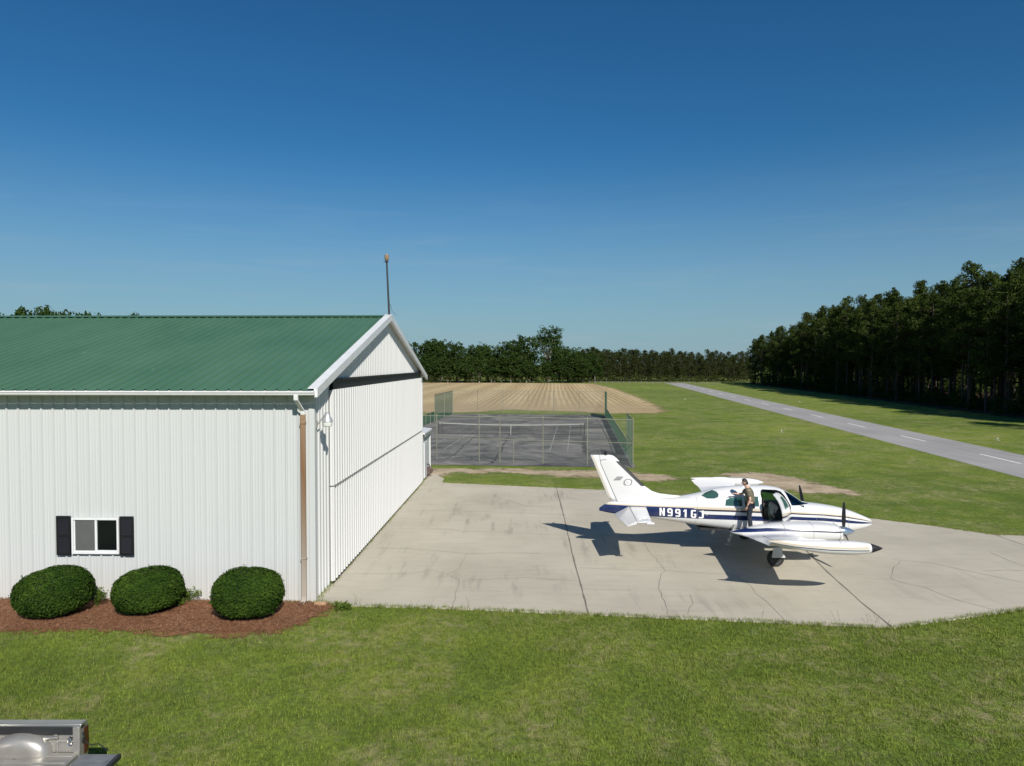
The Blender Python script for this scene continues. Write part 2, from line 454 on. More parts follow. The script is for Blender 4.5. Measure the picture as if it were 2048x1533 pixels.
# ------------------------------------------------------------------ world, sun
SUNV = Vector((0.46, -1.22, 1.0)).normalized()
elev = math.asin(SUNV.z); azim = math.atan2(SUNV.x, SUNV.y)
w = bpy.data.worlds.new('World'); scene.world = w; w.use_nodes = True
nt = w.node_tree; nt.nodes.clear()
out = nt.nodes.new('ShaderNodeOutputWorld'); bg = nt.nodes.new('ShaderNodeBackground')
sky = nt.nodes.new('ShaderNodeTexSky'); sky.sky_type = 'NISHITA'; sky.sun_disc = False
sky.sun_elevation = elev; sky.sun_rotation = azim
sky.altitude = 100; sky.air_density = 1.0; sky.dust_density = 0.15; sky.ozone_density = 4.0
# faint cirrus streaks low in the sky
geo = nt.nodes.new('ShaderNodeTexCoord')
mp = nt.nodes.new('ShaderNodeMapping'); mp.inputs['Scale'].default_value = (2.2, 2.2, 26); mp.inputs['Rotation'].default_value = (0, R(3), 0)
nz = nt.nodes.new('ShaderNodeTexNoise'); nz.inputs['Scale'].default_value = 1.6; nz.inputs['Detail'].default_value = 7; nz.inputs['Roughness'].default_value = 0.62; nz.inputs['Distortion'].default_value = 0.5
nt.links.new(geo.outputs['Generated'], mp.inputs[0]); nt.links.new(mp.outputs[0], nz.inputs['Vector'])
mr = nt.nodes.new('ShaderNodeMapRange'); mr.inputs[1].default_value = 0.50; mr.inputs[2].default_value = 0.85; mr.inputs[4].default_value = 0.46
nt.links.new(nz.outputs['Fac'], mr.inputs[0])
sep = nt.nodes.new('ShaderNodeSeparateXYZ'); nt.links.new(geo.outputs['Generated'], sep.inputs[0])
fall = nt.nodes.new('ShaderNodeMapRange'); fall.inputs[1].default_value = 0.25; fall.inputs[2].default_value = 0.02
nt.links.new(sep.outputs[2], fall.inputs[0])
mu = nt.nodes.new('ShaderNodeMath'); mu.operation = 'MULTIPLY'; nt.links.new(mr.outputs[0], mu.inputs[0]); nt.links.new(fall.outputs[0], mu.inputs[1])
mixc = nt.nodes.new('ShaderNodeMix'); mixc.data_type = 'RGBA'; mixc.inputs[7].default_value = (5.6, 6.9, 7.9, 1)
hs = nt.nodes.new('ShaderNodeHueSaturation'); hs.inputs['Saturation'].default_value = 1.22
tint = nt.nodes.new('ShaderNodeMix'); tint.data_type = 'RGBA'; tint.blend_type = 'MULTIPLY'; tint.inputs[0].default_value = 1.0; tint.inputs[7].default_value = (0.60, 1.02, 1.11, 1)
nt.links.new(sky.outputs[0], hs.inputs['Color']); nt.links.new(hs.outputs[0], tint.inputs[6])
lowz = nt.nodes.new('ShaderNodeMapRange'); lowz.interpolation_type = 'SMOOTHSTEP'
lowz.inputs[1].default_value = 0.30; lowz.inputs[2].default_value = -0.06; lowz.inputs[4].default_value = 0.92
nt.links.new(sep.outputs[2], lowz.inputs[0])
air = nt.nodes.new('ShaderNodeMix'); air.data_type = 'RGBA'; air.inputs[7].default_value = (3.9, 5.6, 6.95, 1)
nt.links.new(lowz.outputs[0], air.inputs[0]); nt.links.new(tint.outputs[2], air.inputs[6])
nt.links.new(mu.outputs[0], mixc.inputs[0]); nt.links.new(air.outputs[2], mixc.inputs[6])
nt.links.new(mixc.outputs[2], bg.inputs[0]); bg.inputs[1].default_value = 0.054
nt.links.new(bg.outputs[0], out.inputs[0])
sun_d = bpy.data.lights.new('sun', 'SUN'); sun_d.energy = 4.6; sun_d.angle = R(0.53); sun_d.color = (1.0, 0.95, 0.88)
sun = bpy.data.objects.new('sun', sun_d); COL.objects.link(sun)
sun.rotation_euler = (-SUNV).to_track_quat('-Z', 'Y').to_euler(); sun.location = (20, -40, 60)
scene.view_settings.view_transform = 'Standard'; scene.view_settings.look = 'None'
scene.view_settings.exposure = 0.3; scene.view_settings.gamma = 1.0

# ------------------------------------------------------------------ setting
def patch(name, poly, mat, z, cell, width, kind='structure'):
    xs = [p[0] for p in poly]; ys = [p[1] for p in poly]
    nx = int((max(xs) - min(xs)) / cell) + 2; ny = int((max(ys) - min(ys)) / cell) + 2
    gx = min(xs) + np.arange(nx) * cell - cell / 2; gy = min(ys) + np.arange(ny) * cell - cell / 2
    GX, GY = np.meshgrid(gx, gy)
    ins = np_inpoly(GX, GY, poly); e = np.where(ins, np.clip(np_edge(GX, GY, poly) / width, 0, 1), 0.0)
    idx = -np.ones(GX.shape, int); vs = []; ev = []; fs = []
    keep = ins[:-1, :-1] | ins[1:, :-1] | ins[:-1, 1:] | ins[1:, 1:]
    for j, i in zip(*np.nonzero(keep)):
        f = []
        for a, b in ((j, i), (j, i + 1), (j + 1, i + 1), (j + 1, i)):
            if idx[a, b] < 0:
                idx[a, b] = len(vs); vs.append((GX[a, b], GY[a, b], z)); ev.append(e[a, b])
            f.append(int(idx[a, b]))
        fs.append(f)
    me = bpy.data.meshes.new(name); me.from_pydata(vs, [], fs)
    a = me.attributes.new('edge', 'FLOAT', 'POINT'); a.data.foreach_set('value', ev)
    me.materials.append(mat); o = link(name, me); tag(o, kind=kind); return o

ZL = -0.03
g = MB(); g.face([(-2500, -400, ZL), (2500, -400, ZL), (2500, 3500, ZL), (-2500, 3500, ZL)])
tag(g.build('lawn', M_lawn, smooth=False), kind='structure')

apron_poly = [at(*p) for p in [(631, 1202), (700, 1212), (900, 1217), (1200, 1230), (1500, 1243), (1785, 1256), (1850, 1247), (2048, 1219), (2400, 1170), (2400, 1085), (2080, 1078), (2048, 1071), (1985, 1069.5), (1860, 1051), (1735, 1036), (1500, 1008), (1210, 980), (1050, 973), (885, 965.5), (888, 957), (868, 948), (846, 963)]]
g = MB(); g.prism([(p.x, p.y, -0.15) for p in apron_poly], (0, 0, 0.15))
apron = g.build('apron', M_conc, smooth=False); tag(apron, kind='structure')

def strip(mb, pts, wid, z, jit=0.0, sub=0.35):
    P = [Vector((p[0], p[1], z)) for p in pts]; Q = []
    for a, b in zip(P[:-1], P[1:]):
        n = max(1, int((b - a).length / sub))
        for k in range(n):
            q = a.lerp(b, k / n)
            if k or len(Q): q = q + Vector((rng.uniform(-jit, jit), rng.uniform(-jit, jit), 0))
            Q.append(q)
    Q.append(P[-1])
    L = []; Rr = []
    for i, q in enumerate(Q):
        d = (Q[min(i + 1, len(Q) - 1)] - Q[max(0, i - 1)]).normalized(); nrm = Vector((-d.y, d.x, 0))
        w_ = wid * rng.uniform(0.6, 1.3) if jit else wid
        L.append(q + nrm * w_ / 2); Rr.append(q - nrm * w_ / 2)
    n = len(Q)
    mb.add(L + Rr, [[i, i + 1, n + i + 1, n + i] for i in range(n - 1)])
def pxs(*pts): return [at(*p) for p in pts]
j = MB()
strip(j, pxs((1113, 976), (1128, 1034), (1145, 1110), (1160, 1164), (1177, 1229)), 0.05, 0.004, 0.008)
strip(j, pxs((1598, 1087), (1650, 1140), (1720, 1203), (1784, 1255)), 0.045, 0.004, 0.006)
strip(j, pxs((1990, 1070), (2048, 1091), (2150, 1125)), 0.04, 0.004)
j.build('joint', M_crack, apron, smooth=False)
j = MB()
for pts in [[(905, 1217), (912, 1178), (918, 1160), (897, 1148), (918, 1138), (932, 1108), (860, 1101), (800, 1097), (755, 1096)],
            [(690, 1149), (830, 1147), (860, 1140), (897, 1148)], [(930, 1161), (1050, 1156), (1155, 1162)],
            [(830, 1021), (930, 1022), (1030, 1026), (1128, 1030)], [(850, 1056), (930, 1063), (1060, 1067), (1100, 1070)],
            [(990, 993), (1055, 1014), (1110, 1014)], [(932, 1108), (1010, 1106), (1080, 1108)],
            [(1158, 1136), (1250, 1140), (1340, 1142), (1400, 1146)], [(1334, 1231), (1325, 1195), (1318, 1170), (1328, 1142), (1310, 1118), (1288, 1085)],
            [(1400, 1146), (1460, 1150), (1530, 1148)], [(1460, 1148), (1502, 1170), (1512, 1187), (1545, 1215), (1562, 1232), (1573, 1245)],
            [(1120, 996), (1210, 1003)], [(1785, 1119), (1860, 1127), (1950, 1145), (2010, 1158), (2048, 1166)], [(1800, 1123), (1783, 1140), (1782, 1160), (1850, 1175), (1890, 1193), (1960, 1212), (1990, 1221)],
            [(1982, 1106), (2020, 1122), (2048, 1132)], [(1375, 1230), (1388, 1206), (1380, 1190)], [(1205, 990), (1215, 982)], [(1165, 1178), (1260, 1181)], [(1970, 1142), (2010, 1140), (2048, 1142)]]:
    strip(j, pxs(*pts), 0.02, 0.004, 0.05)
j.build('crack', M_crackpale, apron, smooth=False)

RA = math.atan(161 / F); RD = Vector((math.sin(RA), math.cos(RA), 0)); RN = Vector((RD.y, -RD.x, 0))
r0 = at(2048, 956.7); rw = (at(2048, 910.5) - r0).dot(RN)
ra = r0 - RD * 60; rb = r0 + RD * 206
g = MB(); g.face([ra + Vector((0, 0, -0.02)), ra + RN * rw + Vector((0, 0, -0.02)), rb + RN * rw + Vector((0, 0, -0.02)), rb + Vector((0, 0, -0.02))])
runway = g.build('runway', M_run, smooth=False); tag(runway, kind='structure')
c0 = at(1960, 908); c1 = at(2040.5, 927)
dl = (c0 - c1).length; s0 = (c1 - r0).dot(RD)
step = (at(1796, 871) - at(1960, 908)).length
g = MB(); mid = r0 + RN * ((c0 - r0).dot(RN))
for k in range(-4, 19):
    a = mid + RD * (s0 + step * k)
    if (a - ra).dot(RD) < 0 or (rb - a).dot(RD) < dl: continue
    for p in (0,):
        g.face([a - RN * 0.11 + Vector((0, 0, -0.016)), a + RN * 0.11 + Vector((0, 0, -0.016)), a + RN * 0.11 + RD * dl + Vector((0, 0, -0.016)), a - RN * 0.11 + RD * dl + Vector((0, 0, -0.016))])
g.build('centre_line', M_mark, runway, smooth=False)

patch('stubble_field', [(-260, 250), at(820, 764.5), at(1195, 767.5), at(1235, 777), at(1296, 797), at(1350, 821), at(1342, 828), at(1270, 828), at(1210, 829), at(1130, 824), at(1010, 821), at(960, 826), at(880, 827), at(800, 826), (-260, 95)], M_field, ZL + 0.008, 2.0, 3.0)
patch('dirt_path', pxs((835, 940), (900, 936), (1000, 937), (1100, 938), (1200, 940), (1300, 948), (1380, 955), (1372, 963), (1290, 960), (1190, 956), (1080, 951), (985, 947), (905, 947), (860, 954), (835, 956)), M_dirt, ZL + 0.008, 0.35, 1.6)
patch('dirt_path.001', pxs((1444, 949), (1475, 944), (1540, 946), (1600, 957), (1650, 970), (1700, 982), (1728, 989), (1690, 988), (1620, 986), (1560, 978), (1500, 962)), M_dirt, ZL + 0.008, 0.3, 1.0)
mulch_poly = pxs((-260, 1190), (0, 1194), (560, 1199), (668, 1204), (664, 1222), (610, 1250), (545, 1268), (450, 1275), (330, 1270), (200, 1264), (80, 1264), (0, 1266), (-260, 1266))
patch('mulch_bed', mulch_poly, M_mulch, ZL + 0.02, 0.14, 0.7)

# ------------------------------------------------------------------ hangar
HA = math.atan(31 / F)
U = Vector((math.sin(HA), math.cos(HA), 0)); W = Vector((-math.cos(HA), math.sin(HA), 0))
corner = at(629, 1201.5)
GW = (at(847.5, 962.5) - corner).length      # gable width
HL = 26.0
EZ, SL = 5.86, 0.256
hangar = empty('hangar', corner)
hangar.rotation_euler = (0, 0, math.atan2(-W.y, -W.x))     # local -x runs left along the front wall, +y along the gable
tag(hangar, 'long white metal aircraft hangar with green sheet roof and corrugated gable door', 'hangar')

def ribbed(x0, x1, pitch, h, wb, wt, minor=0.0, phase=0.0):
    """profile (s, depth) of a ribbed sheet"""
    P = [(x0, 0.0)]; x = x0 + phase
    while x < x1 - wb:
        P += [(x, 0), (x + (wb - wt) / 2, h), (x + (wb + wt) / 2, h), (x + wb, 0)]
        if minor:
            g_ = pitch - wb
            for q in (1 / 3, 2 / 3):
                m = x + wb + g_ * q
                if m + 0.03 < x1: P += [(m - 0.022, 0), (m - 0.008, minor), (m + 0.008, minor), (m + 0.022, 0)]
        x += pitch
    P = [p for p in P if p[0] <= x1]
    P.append((x1, 0.0)); return P

def sheet(prof, place, z0, z1):
    m = MB(); n = len(prof)
    z1f = z1 if callable(z1) else (lambda s: z1)
    vs = [place(s, d, z0) for s, d in prof] + [place(s, d, z1f(s)) for s, d in prof]
    return m.add(vs, [[i, i + 1, n + i + 1, n + i] for i in range(n - 1)])

OE, OG = 0.44, 0.22          # eave and gable overhang
WZ = EZ + SL * OE           # wall top under the roof sheet
prof = ribbed(-HL, -0.11, 0.330, 0.050, 0.075, 0.026, 0.005, 0.13)
m = sheet(prof, lambda s, d, z: (s, -d, z), -0.06, WZ)
m.add([(-HL, GW, -0.06), (-0.2, GW, -0.06), (-0.2, GW, WZ), (-HL, GW, WZ), (-HL, 0, -0.06), (-HL, GW, -0.06), (-HL, GW, WZ), (-HL, 0, WZ)], [[0, 1, 2, 3], [4, 5, 6, 7]])
m.build('wall', M_siding, hangar, smooth=False, recalc=False)
gz = lambda s: WZ + SL * (s if s < GW / 2 else GW - s) - 0.01
DY0, DY1, DT = 1.55, GW - 0.75, 5.87
prof = ribbed(0.08, GW - 0.02, 0.30, 0.036, 0.15, 0.06, 0, 0.03)
m = MB()
pa = [p for p in prof if p[0] <= DY0 + 0.06]; m2 = sheet(pa, lambda s, d, z: (d, s, z), -0.02, gz); m.add(m2.v, m2.f)
pb = [p for p in prof if p[0] >= DY1 - 0.06]; m2 = sheet(pb, lambda s, d, z: (d, s, z), -0.02, gz); m.add(m2.v, m2.f)
pc = [p for p in prof if DY0 <= p[0] <= DY1]
m2 = sheet(pc, lambda s, d, z: (d, s, z), 6.19, lambda s: max(6.2, gz(s))); m.add(m2.v, m2.f)
m.build('gable_wall', M_doorsheet, hangar, smooth=False, recalc=False)
prof = ribbed(DY0, DY1, 0.30, 0.04, 0.16, 0.07, 0, 0.02)
m = sheet(prof, lambda s, d, z: (0.10 + d, s, z), 0.07, 2.93)
m2 = sheet(prof, lambda s, d, z: (0.10 + d, s, z), 2.97, DT); m.add(m2.v, m2.f)
m.span((0.03, DY0, 0.07), (0.098, DY1, 2.93)); m.span((0.03, DY0, 2.97), (0.098, DY1, DT - 0.02))
hd = m.build('bifold_door', M_doorsheet, hangar, smooth=False, recalc=False)
m = MB(); m.span((0.05, DY0 + 0.1, 2.925), (0.144, DY1 - 0.1, 2.97)); m.build('hinge_rail', M_steel, hd, smooth=False)
m = MB(); m.span((0.02, DY0 - 0.02, 0.0), (0.12, DY1 + 0.02, 0.066)); m.build('bottom_seal', M_rubber, hd, smooth=False)
m = MB(); m.span((-0.05, DY0 + 0.3, DT - 0.05), (0.06, DY1 + 0.02, 6.2)); m.span((0.0, DY0 + 0.28, 6.14), (0.13, DY1 + 0.04, 6.2)); m.build('door_gap_shade', M_black, hangar, smooth=False)  # bar coloured black for the shadow in the recess above the door
m = MB(); m.span((-0.11, -0.05, -0.05), (0.055, 0.0, WZ - 0.06)); m.span((0.0, 0.002, -0.03), (0.055, 0.10, WZ - 0.06)); m.build('corner_trim', M_siding, hangar, smooth=False)
m = MB(); m.span((-0.2, GW - 0.2, 0.0), (0.06, GW + 0.04, WZ)); m.build('corner_trim', M_trim, hangar, smooth=False)
m = MB(); m.span((-0.55, -0.035, -0.12), (0.06, 0.3, -0.062)); m.span((-HL, -0.02, -0.3), (-0.55, 0.3, -0.062)); m.build('foundation', M_conc, hangar, smooth=False)
# roof: ribbed sheets on both slopes
prof = ribbed(-HL, OG, 0.330, 0.042, 0.07, 0.03, 0, 0.02)
m = MB()
for a, b in ((-OE, GW / 2), (GW + OE, GW / 2)):
    za = EZ + 0.06; zb = za + SL * abs(b - a)
    n = len(prof)
    vs = [(s, a, za + d) for s, d in prof] + [(s, b, zb + d) for s, d in prof]
    m.add(vs, [[i, i + 1, n + i + 1, n + i] for i in range(n - 1)])
roof = m.build('roof', M_roof, hangar, smooth=False, recalc=False)
zr = EZ + 0.06 + SL * (GW / 2 + OE)
m = MB(); m.prism([(-HL, GW / 2 - 0.28, zr - 0.012), (-HL, GW / 2, zr + 0.065), (-HL, GW / 2 + 0.28, zr - 0.012), (-HL, GW / 2, zr + 0.02)], (HL + OG - 0.05, 0, 0)); m.build('ridge_cap', M_roof, roof, smooth=False)
m = MB(); m.span((-HL, 0.0, EZ - 0.02), (0.0, 0.03, EZ + 0.05))
m.prism([(-HL, -OE + 0.02, EZ + 0.02), (-HL, GW / 2, zr - 0.06), (-HL, GW + OE - 0.02, EZ + 0.02), (-HL, GW + OE - 0.02, EZ + 0.05), (-HL, GW / 2, zr - 0.03), (-HL, -OE + 0.02, EZ + 0.05)], (HL + OG - 0.06, 0, 0))
m.build('soffit', M_trim, hangar, smooth=False)
m = MB()
for sgn in (0, 1):
    y0, y1 = (-OE - 0.03, GW / 2) if sgn == 0 else (GW + OE + 0.03, GW / 2)
    z0_, z1_ = EZ + 0.05, zr
    m.prism([(OG - 0.05, y0, z0_ - 0.17), (OG - 0.05, y1, z1_ - 0.17), (OG - 0.05, y1, z1_ + 0.075), (OG - 0.05, y0, z0_ + 0.06)], (0.10 + 0.002 * sgn, 0, 0))
    m.prism([(OG - 0.22, y0, z0_ + 0.062), (OG - 0.22, y1, z1_ + 0.077), (OG + 0.05, y1, z1_ + 0.077), (OG + 0.05, y0, z0_ + 0.062)], (0, 0, 0.015 + 0.001 * sgn))
m.build('rake_trim', M_trim, hangar, smooth=False)
# gutter with a stepped (K) profile
kp = [(-OE - 0.02, 0.05), (-OE - 0.02, -0.075), (-OE - 0.075, -0.075), (-OE - 0.105, -0.045), (-OE - 0.105, -0.02), (-OE - 0.135, 0.01), (-OE - 0.135, 0.05)]
m = MB(); m.prism([(-HL, y, EZ + z) for y, z in kp], (HL + OG - 0.02, 0, 0)); m.build('gutter', M_trim, hangar, smooth=False)
dsx = -0.25
sp = MB()
def rect_tube(m, path, wx, wy):
    m.loft([[Vector(p) + Vector((i * wx / 2, j_ * wy / 2, 0)) for i, j_ in ((-1, -1), (1, -1), (1, 1), (-1, 1))] for p in path])
rect_tube(sp, [(dsx, -0.11, 5.25), (dsx, -0.11, 0.16), (dsx, -0.13, 0.06), (dsx - 0.02, -0.34, -0.01)], 0.13, 0.10)
sp.span((dsx - 0.075, -0.175, 4.98), (dsx + 0.075, -0.051, 5.06)); sp.span((dsx - 0.08, -0.17, 1.2), (dsx + 0.08, -0.051, 1.24))
spo = sp.build('downspout', M_spout, hangar, smooth=False, bevel=0.012)
m = MB(); rect_tube(m, [(dsx - 0.06, -OE - 0.07, 5.80), (dsx - 0.06, -OE - 0.06, 5.66), (dsx, -0.13, 5.34), (dsx, -0.11, 5.22)], 0.115, 0.09); m.build('elbow', M_trim, spo, smooth=False, bevel=0.012)
m = MB(); m.cyl((dsx, -0.2, -0.015), (dsx - 0.04, -0.42, -0.025), 0.06, n=14); m.build('drain_pipe', M_rubber, spo)
# window with shutters, cut as a shallow frame standing on the siding
def wl(px, py):
    p = atY(px, py, corner.y + 0.0 + (corner.x - at(px, 1190).x) * math.tan(HA)); return (p.x - corner.x) / -W.x * 1.0, p.z
wx0, wz1 = wl(147, 1035); wx1, wz0 = wl(242, 1107)
win = MB(); th = 0.055
for a, b in (((wx0, wz0), (wx0 + th, wz1)), ((wx1 - th, wz0), (wx1, wz1))): win.span((a[0], -0.105, a[1]), (b[0], -0.053, b[1]))
for a, b in (((wx0 + th, wz0), (wx1 - th, wz0 + th)), ((wx0 + th, wz1 - th), (wx1 - th, wz1))): win.span((a[0], -0.105, a[1]), (b[0], -0.053, b[1]))
mx_ = (wx0 + wx1) / 2 + 0.02
win.span((mx_ - 0.03, -0.095, wz0 + th), (mx_ + 0.03, -0.054, wz1 - th))
win.span((mx_ + 0.03, -0.09, wz0 + th), (wx1 - th, -0.055, wz0 + th + 0.05))
win.span((wx0 + th, -0.075, wz0 + th), (wx0 + th + 0.035, -0.055, wz1 - th)); win.span((wx0 + th + 0.035, -0.075, wz0 + th), (mx_ - 0.03, -0.055, wz0 + th + 0.035))
wo = win.build('window', M_trim, hangar, smooth=False, bevel=0.004)
m = MB(); m.span((mx_ + 0.03, -0.068, wz0 + th + 0.05), (wx1 - th, -0.062, wz1 - th)); m.build('pane', M_glass, wo, smooth=False)
m = MB(); m.span((wx0 + th + 0.035, -0.066, wz0 + th + 0.035), (mx_ - 0.03, -0.062, wz1 - th)); m.build('insect_screen', M_screenwin, wo, smooth=False)
m = MB(); m.span((wx0 + th, -0.0595, wz0 + th), (wx1 - th, -0.0565, wz1 - th)); m.build('room_shade_sheet', M_black, wo, smooth=False)  # black sheet behind the pane stands in for the unlit room
for a, b, c_, d_ in ((116.5, 145.5, 1031, 1109), (242.5, 270.5, 1032, 1110)):
    sx0, sz1 = wl(a, c_); sx1, sz0 = wl(b, d_)
    m = MB(); e = 0.05; y0, y1 = -0.098, -0.052
    m.span((sx0, y0, sz0), (sx0 + e, y1, sz1)); m.span((sx1 - e, y0, sz0), (sx1, y1, sz1))
    zm = (sz0 + sz1) / 2
    for q0, q1 in ((sz0, sz0 + 0.07), (zm - 0.03, zm + 0.03), (sz1 - 0.07, sz1)): m.span((sx0 + e, y0, q0), (sx1 - e, y1, q1))
    m.span((sx0 + e, y1 - 0.012, sz0 + 0.07), (sx1 - e, y1 - 0.002, sz1 - 0.07))
    for lo, hi in ((sz0 + 0.07, zm - 0.03), (zm + 0.03, sz1 - 0.07)):
        n = 9
        for k in range(n):
            zc = lo + (hi - lo) * (k + 0.5) / n
            m.box(((sx0 + sx1) / 2, -0.080, zc), (sx1 - sx0 - 2 * e - 0.002, 0.008, 0.05), Matrix.Rotation(R(-28), 3, 'X'))
    m.build('shutter', M_shutter, hangar, smooth=False)
# barn light on the gable corner
ly = 0.62; lz = atY(646, 828, corner.y + ly).z
m = MB(); m.span((0.055, 0.09 - 0.03, lz - 0.35), (0.085, 0.09 + 0.05, lz - 0.15)); m.tube([(0.07, 0.1, lz - 0.3), (0.2, 0.12, lz - 0.12), (0.28, 0.15, lz + 0.0)], 0.018)
wlmp = m.build('wall_lamp', M_steel, hangar)
lc = (0.36, 0.15, lz - 0.06)
m = MB(); m.lathe([(0.03, 0.13), (0.075, 0.12), (0.08, 0.03), (0.10, 0.0), (0.145, -0.09), (0.15, -0.13), (0.13, -0.13)], lc); m.build('lamp_shade', M_alu, wlmp)
m = MB(); m.lathe([(0.135, -0.132), (0.14, -0.16), (0.125, -0.25), (0.09, -0.27)], lc); m.build('lens', M_frost, wlmp)
# beacon mast standing on the ridge
rl = corner + U * (GW / 2) + Vector((0, 0, zr + 0.05)) 
rl.x = atY(778.5, 632, rl.y).x
bt = atY(773.5, 524, rl.y)
mast = empty('beacon_mast', (rl.x, rl.y, rl.z - 0.02)); tag(mast, 'slim dark mast with amber beacon rising from the hangar ridge', 'mast')
top = Vector((bt.x - rl.x, 0, bt.z - rl.z))
m = MB(); m.tube([(0, 0, 0), top * 0.5, top], [0.045, 0.04, 0.035], 10); m.span((-0.10, -0.16, -0.03), (0.10, 0.16, 0.03)); m.build('pole', M_mast, mast)
m = MB(); m.tube([(0.05, 0.0, 0.5), (0.12, 0, 0.2), (0.3, 0, 0.04)], 0.008, 6); m.build('cable', M_mast, mast)
m = MB(); m.lathe([(0.05, -0.02), (0.07, 0.03), (0.05, 0.10)], top); m.cyl(top + Vector((-0.14, 0, 0.02)), top + Vector((0.02, 0, 0.04)), 0.012); m.build('beacon_base', M_mast, mast)
m = MB(); m.lathe([(0.085, 0.10), (0.095, 0.13), (0.095, 0.27), (0.085, 0.31), (0.03, 0.33)], top); m.build('beacon_lens', M_amber, mast)

# lean-to shed beyond the far corner
shed_o = corner + U * (GW + 0.06)
shed = empty('shed', shed_o, math.atan2(-W.y, -W.x)); tag(shed, 'small white lean-to shed with a narrow door beyond the hangar gable', 'shed')
m = MB(); SLN = 2.9
m.prism([(-2.6, 0, 0), (0.02, 0, 0), (0.02, 0, 2.62), (-2.6, 0, 2.9)], (0, SLN, 0)); m.build('wall', M_siding, shed, smooth=False)
m = MB(); m.prism([(-2.6, -0.03, 2.92), (0.16, -0.03, 2.64), (0.16, -0.03, 2.72), (-2.6, -0.03, 3.0)], (0, SLN + 0.15, 0)); m.build('roof', M_trim, shed, smooth=False)
m = MB(); m.span((0.09, 0.2, 2.5), (0.19, SLN - 0.1, 2.62)); m.build('gutter', M_steel, shed, smooth=False)
m = MB(); m.span((0.02, 0.5, 0.05), (0.06, 1.5, 2.12)); sd = m.build('door', M_trim, shed, smooth=False)
m = MB(); m.span((0.06, 0.62, 0.15), (0.068, 1.38, 2.02)); m.build('door_panel', plain('grey_door', (0.55, 0.55, 0.57), 0.5), sd, smooth=False)
m = MB(); m.cyl((0.06, 0.62, 1.0), (0.12, 0.62, 1.0), 0.03); m.build('handle', M_steel, sd)
m = MB(); m.tube([(0.06, SLN - 0.1, 2.62), (0.06, SLN - 0.1, 0.1)], 0.04); m.build('downspout', M_trim, shed)
# hose reel and standpipe beside the shed
hp = at(858, 953)
reel = empty('hose_reel', hp); tag(reel, 'brown coiled hose reel on a bent dark standpipe by the hangar corner', 'hose reel')
m = MB()
for r in (0.13, 0.17, 0.21):
    for y in (-0.05, 0.0, 0.05):
        m.tube([(r * math.cos(a), y, 0.35 + r * math.sin(a)) for a in [k * math.pi / 10 for k in range(21)]], 0.028, 6)
m.cyl((0, -0.05, 0.35), (0, 0.05, 0.35), 0.11, n=18); m.build('hose', M_hose, reel)
m = MB(); m.tube([(-0.3, 0.1, -0.02), (-0.3, 0.1, 0.62), (-0.26, 0.1, 0.7), (0.0, 0.1, 0.7), (0.02, 0.1, 0.62), (0.02, 0.1, 0.35)], 0.035, 8)
m.tube([(-0.32, 0.08, 0.2), (-0.4, 0.06, 0.28), (-0.4, 0.06, 0.42), (-0.32, 0.08, 0.5)], 0.025, 8); m.build('standpipe', M_rubber, reel)
m = MB(); m.span((-0.06, 0.06, -0.02), (0.06, 0.16, 0.3)); m.cyl((0, 0.07, 0.35), (0, 0.15, 0.35), 0.05); m.build('bracket', M_steel, reel)
# wooden block at the hangar corner
bp = at(641, 1209)
m = MB(); m.box((0, 0, 0.045), (0.32, 0.12, 0.09)); bo = m.build('timber_block', M_wood, bevel=0.006); bo.location = (bp.x, bp.y, ZL); bo.rotation_euler = (0, 0, R(-4)); tag(bo, 'short raw timber block on the mulch at the hangar corner', 'timber')

# ------------------------------------------------------------------ tennis court
NR = at(1265.6, 934); FR = at(1210, 830.5)
CD = (FR - NR).normalized(); CN = Vector((-CD.y, CD.x, 0)); CL = (FR - NR).length; CW = 20.0
g = MB(); g.face([p + Vector((0, 0, -0.015)) for p in (NR - CD * 0.2 - CN * 0.2, FR + CD * 0.2 - CN * 0.2, FR + CN * (CW + .2) + CD * 0.2, NR + CN * (CW + .2) - CD * 0.2)])
court = g.build('court_surface', M_court, smooth=False); tag(court, kind='structure')
def cp(u, v): return NR + CD * u + CN * v           # metres up the court, metres to the left
nl, nr = at(882, 866.5), at(1168, 873)
nu = ((nl + nr) / 2 - NR).dot(CD); nv = ((nl + nr) / 2 - NR).dot(CN)
g = MB()
def cl(u0, v0, u1, v1, w_=0.07):
    a, b = cp(nu + u0, nv + v0), cp(nu + u1, nv + v1); d = (b - a).normalized(); n_ = Vector((-d.y, d.x, 0)) * w_ / 2
    g.face([Vector((q.x, q.y, -0.011)) for q in (a - n_, b - n_, b + n_, a + n_)])
for v in (-5.48, -4.11, 4.11, 5.48): cl(-11.9, v, 11.9, v)
for u in (-11.9, 11.9): cl(u, -5.45, u, 5.45)
for u in (-6.4, 6.4): cl(u, -4.08, u, 4.08)
cl(-6.37, 0, 6.37, 0)
g.build('court_line', M_line, court, smooth=False)
g = MB()
strip(g, pxs((1193, 839), (1205, 858), (1217, 880), (1226, 905), (1245, 930)), 0.10, -0.009, 0.05)
strip(g, pxs((1040, 852), (1022, 868), (1008, 886), (1000, 905), (985, 926)), 0.14, -0.0095, 0.12)
strip(g, pxs((950, 874), (925, 893), (905, 912), (890, 918)), 0.12, -0.009, 0.1)
strip(g, pxs((962, 918), (990, 926)), 0.1, -0.009, 0.05)
strip(g, pxs((1170, 873), (1168, 890), (1173, 908)), 0.35, -0.0092, 0.2)
g.build('crack', M_courtcrack, court, smooth=False)

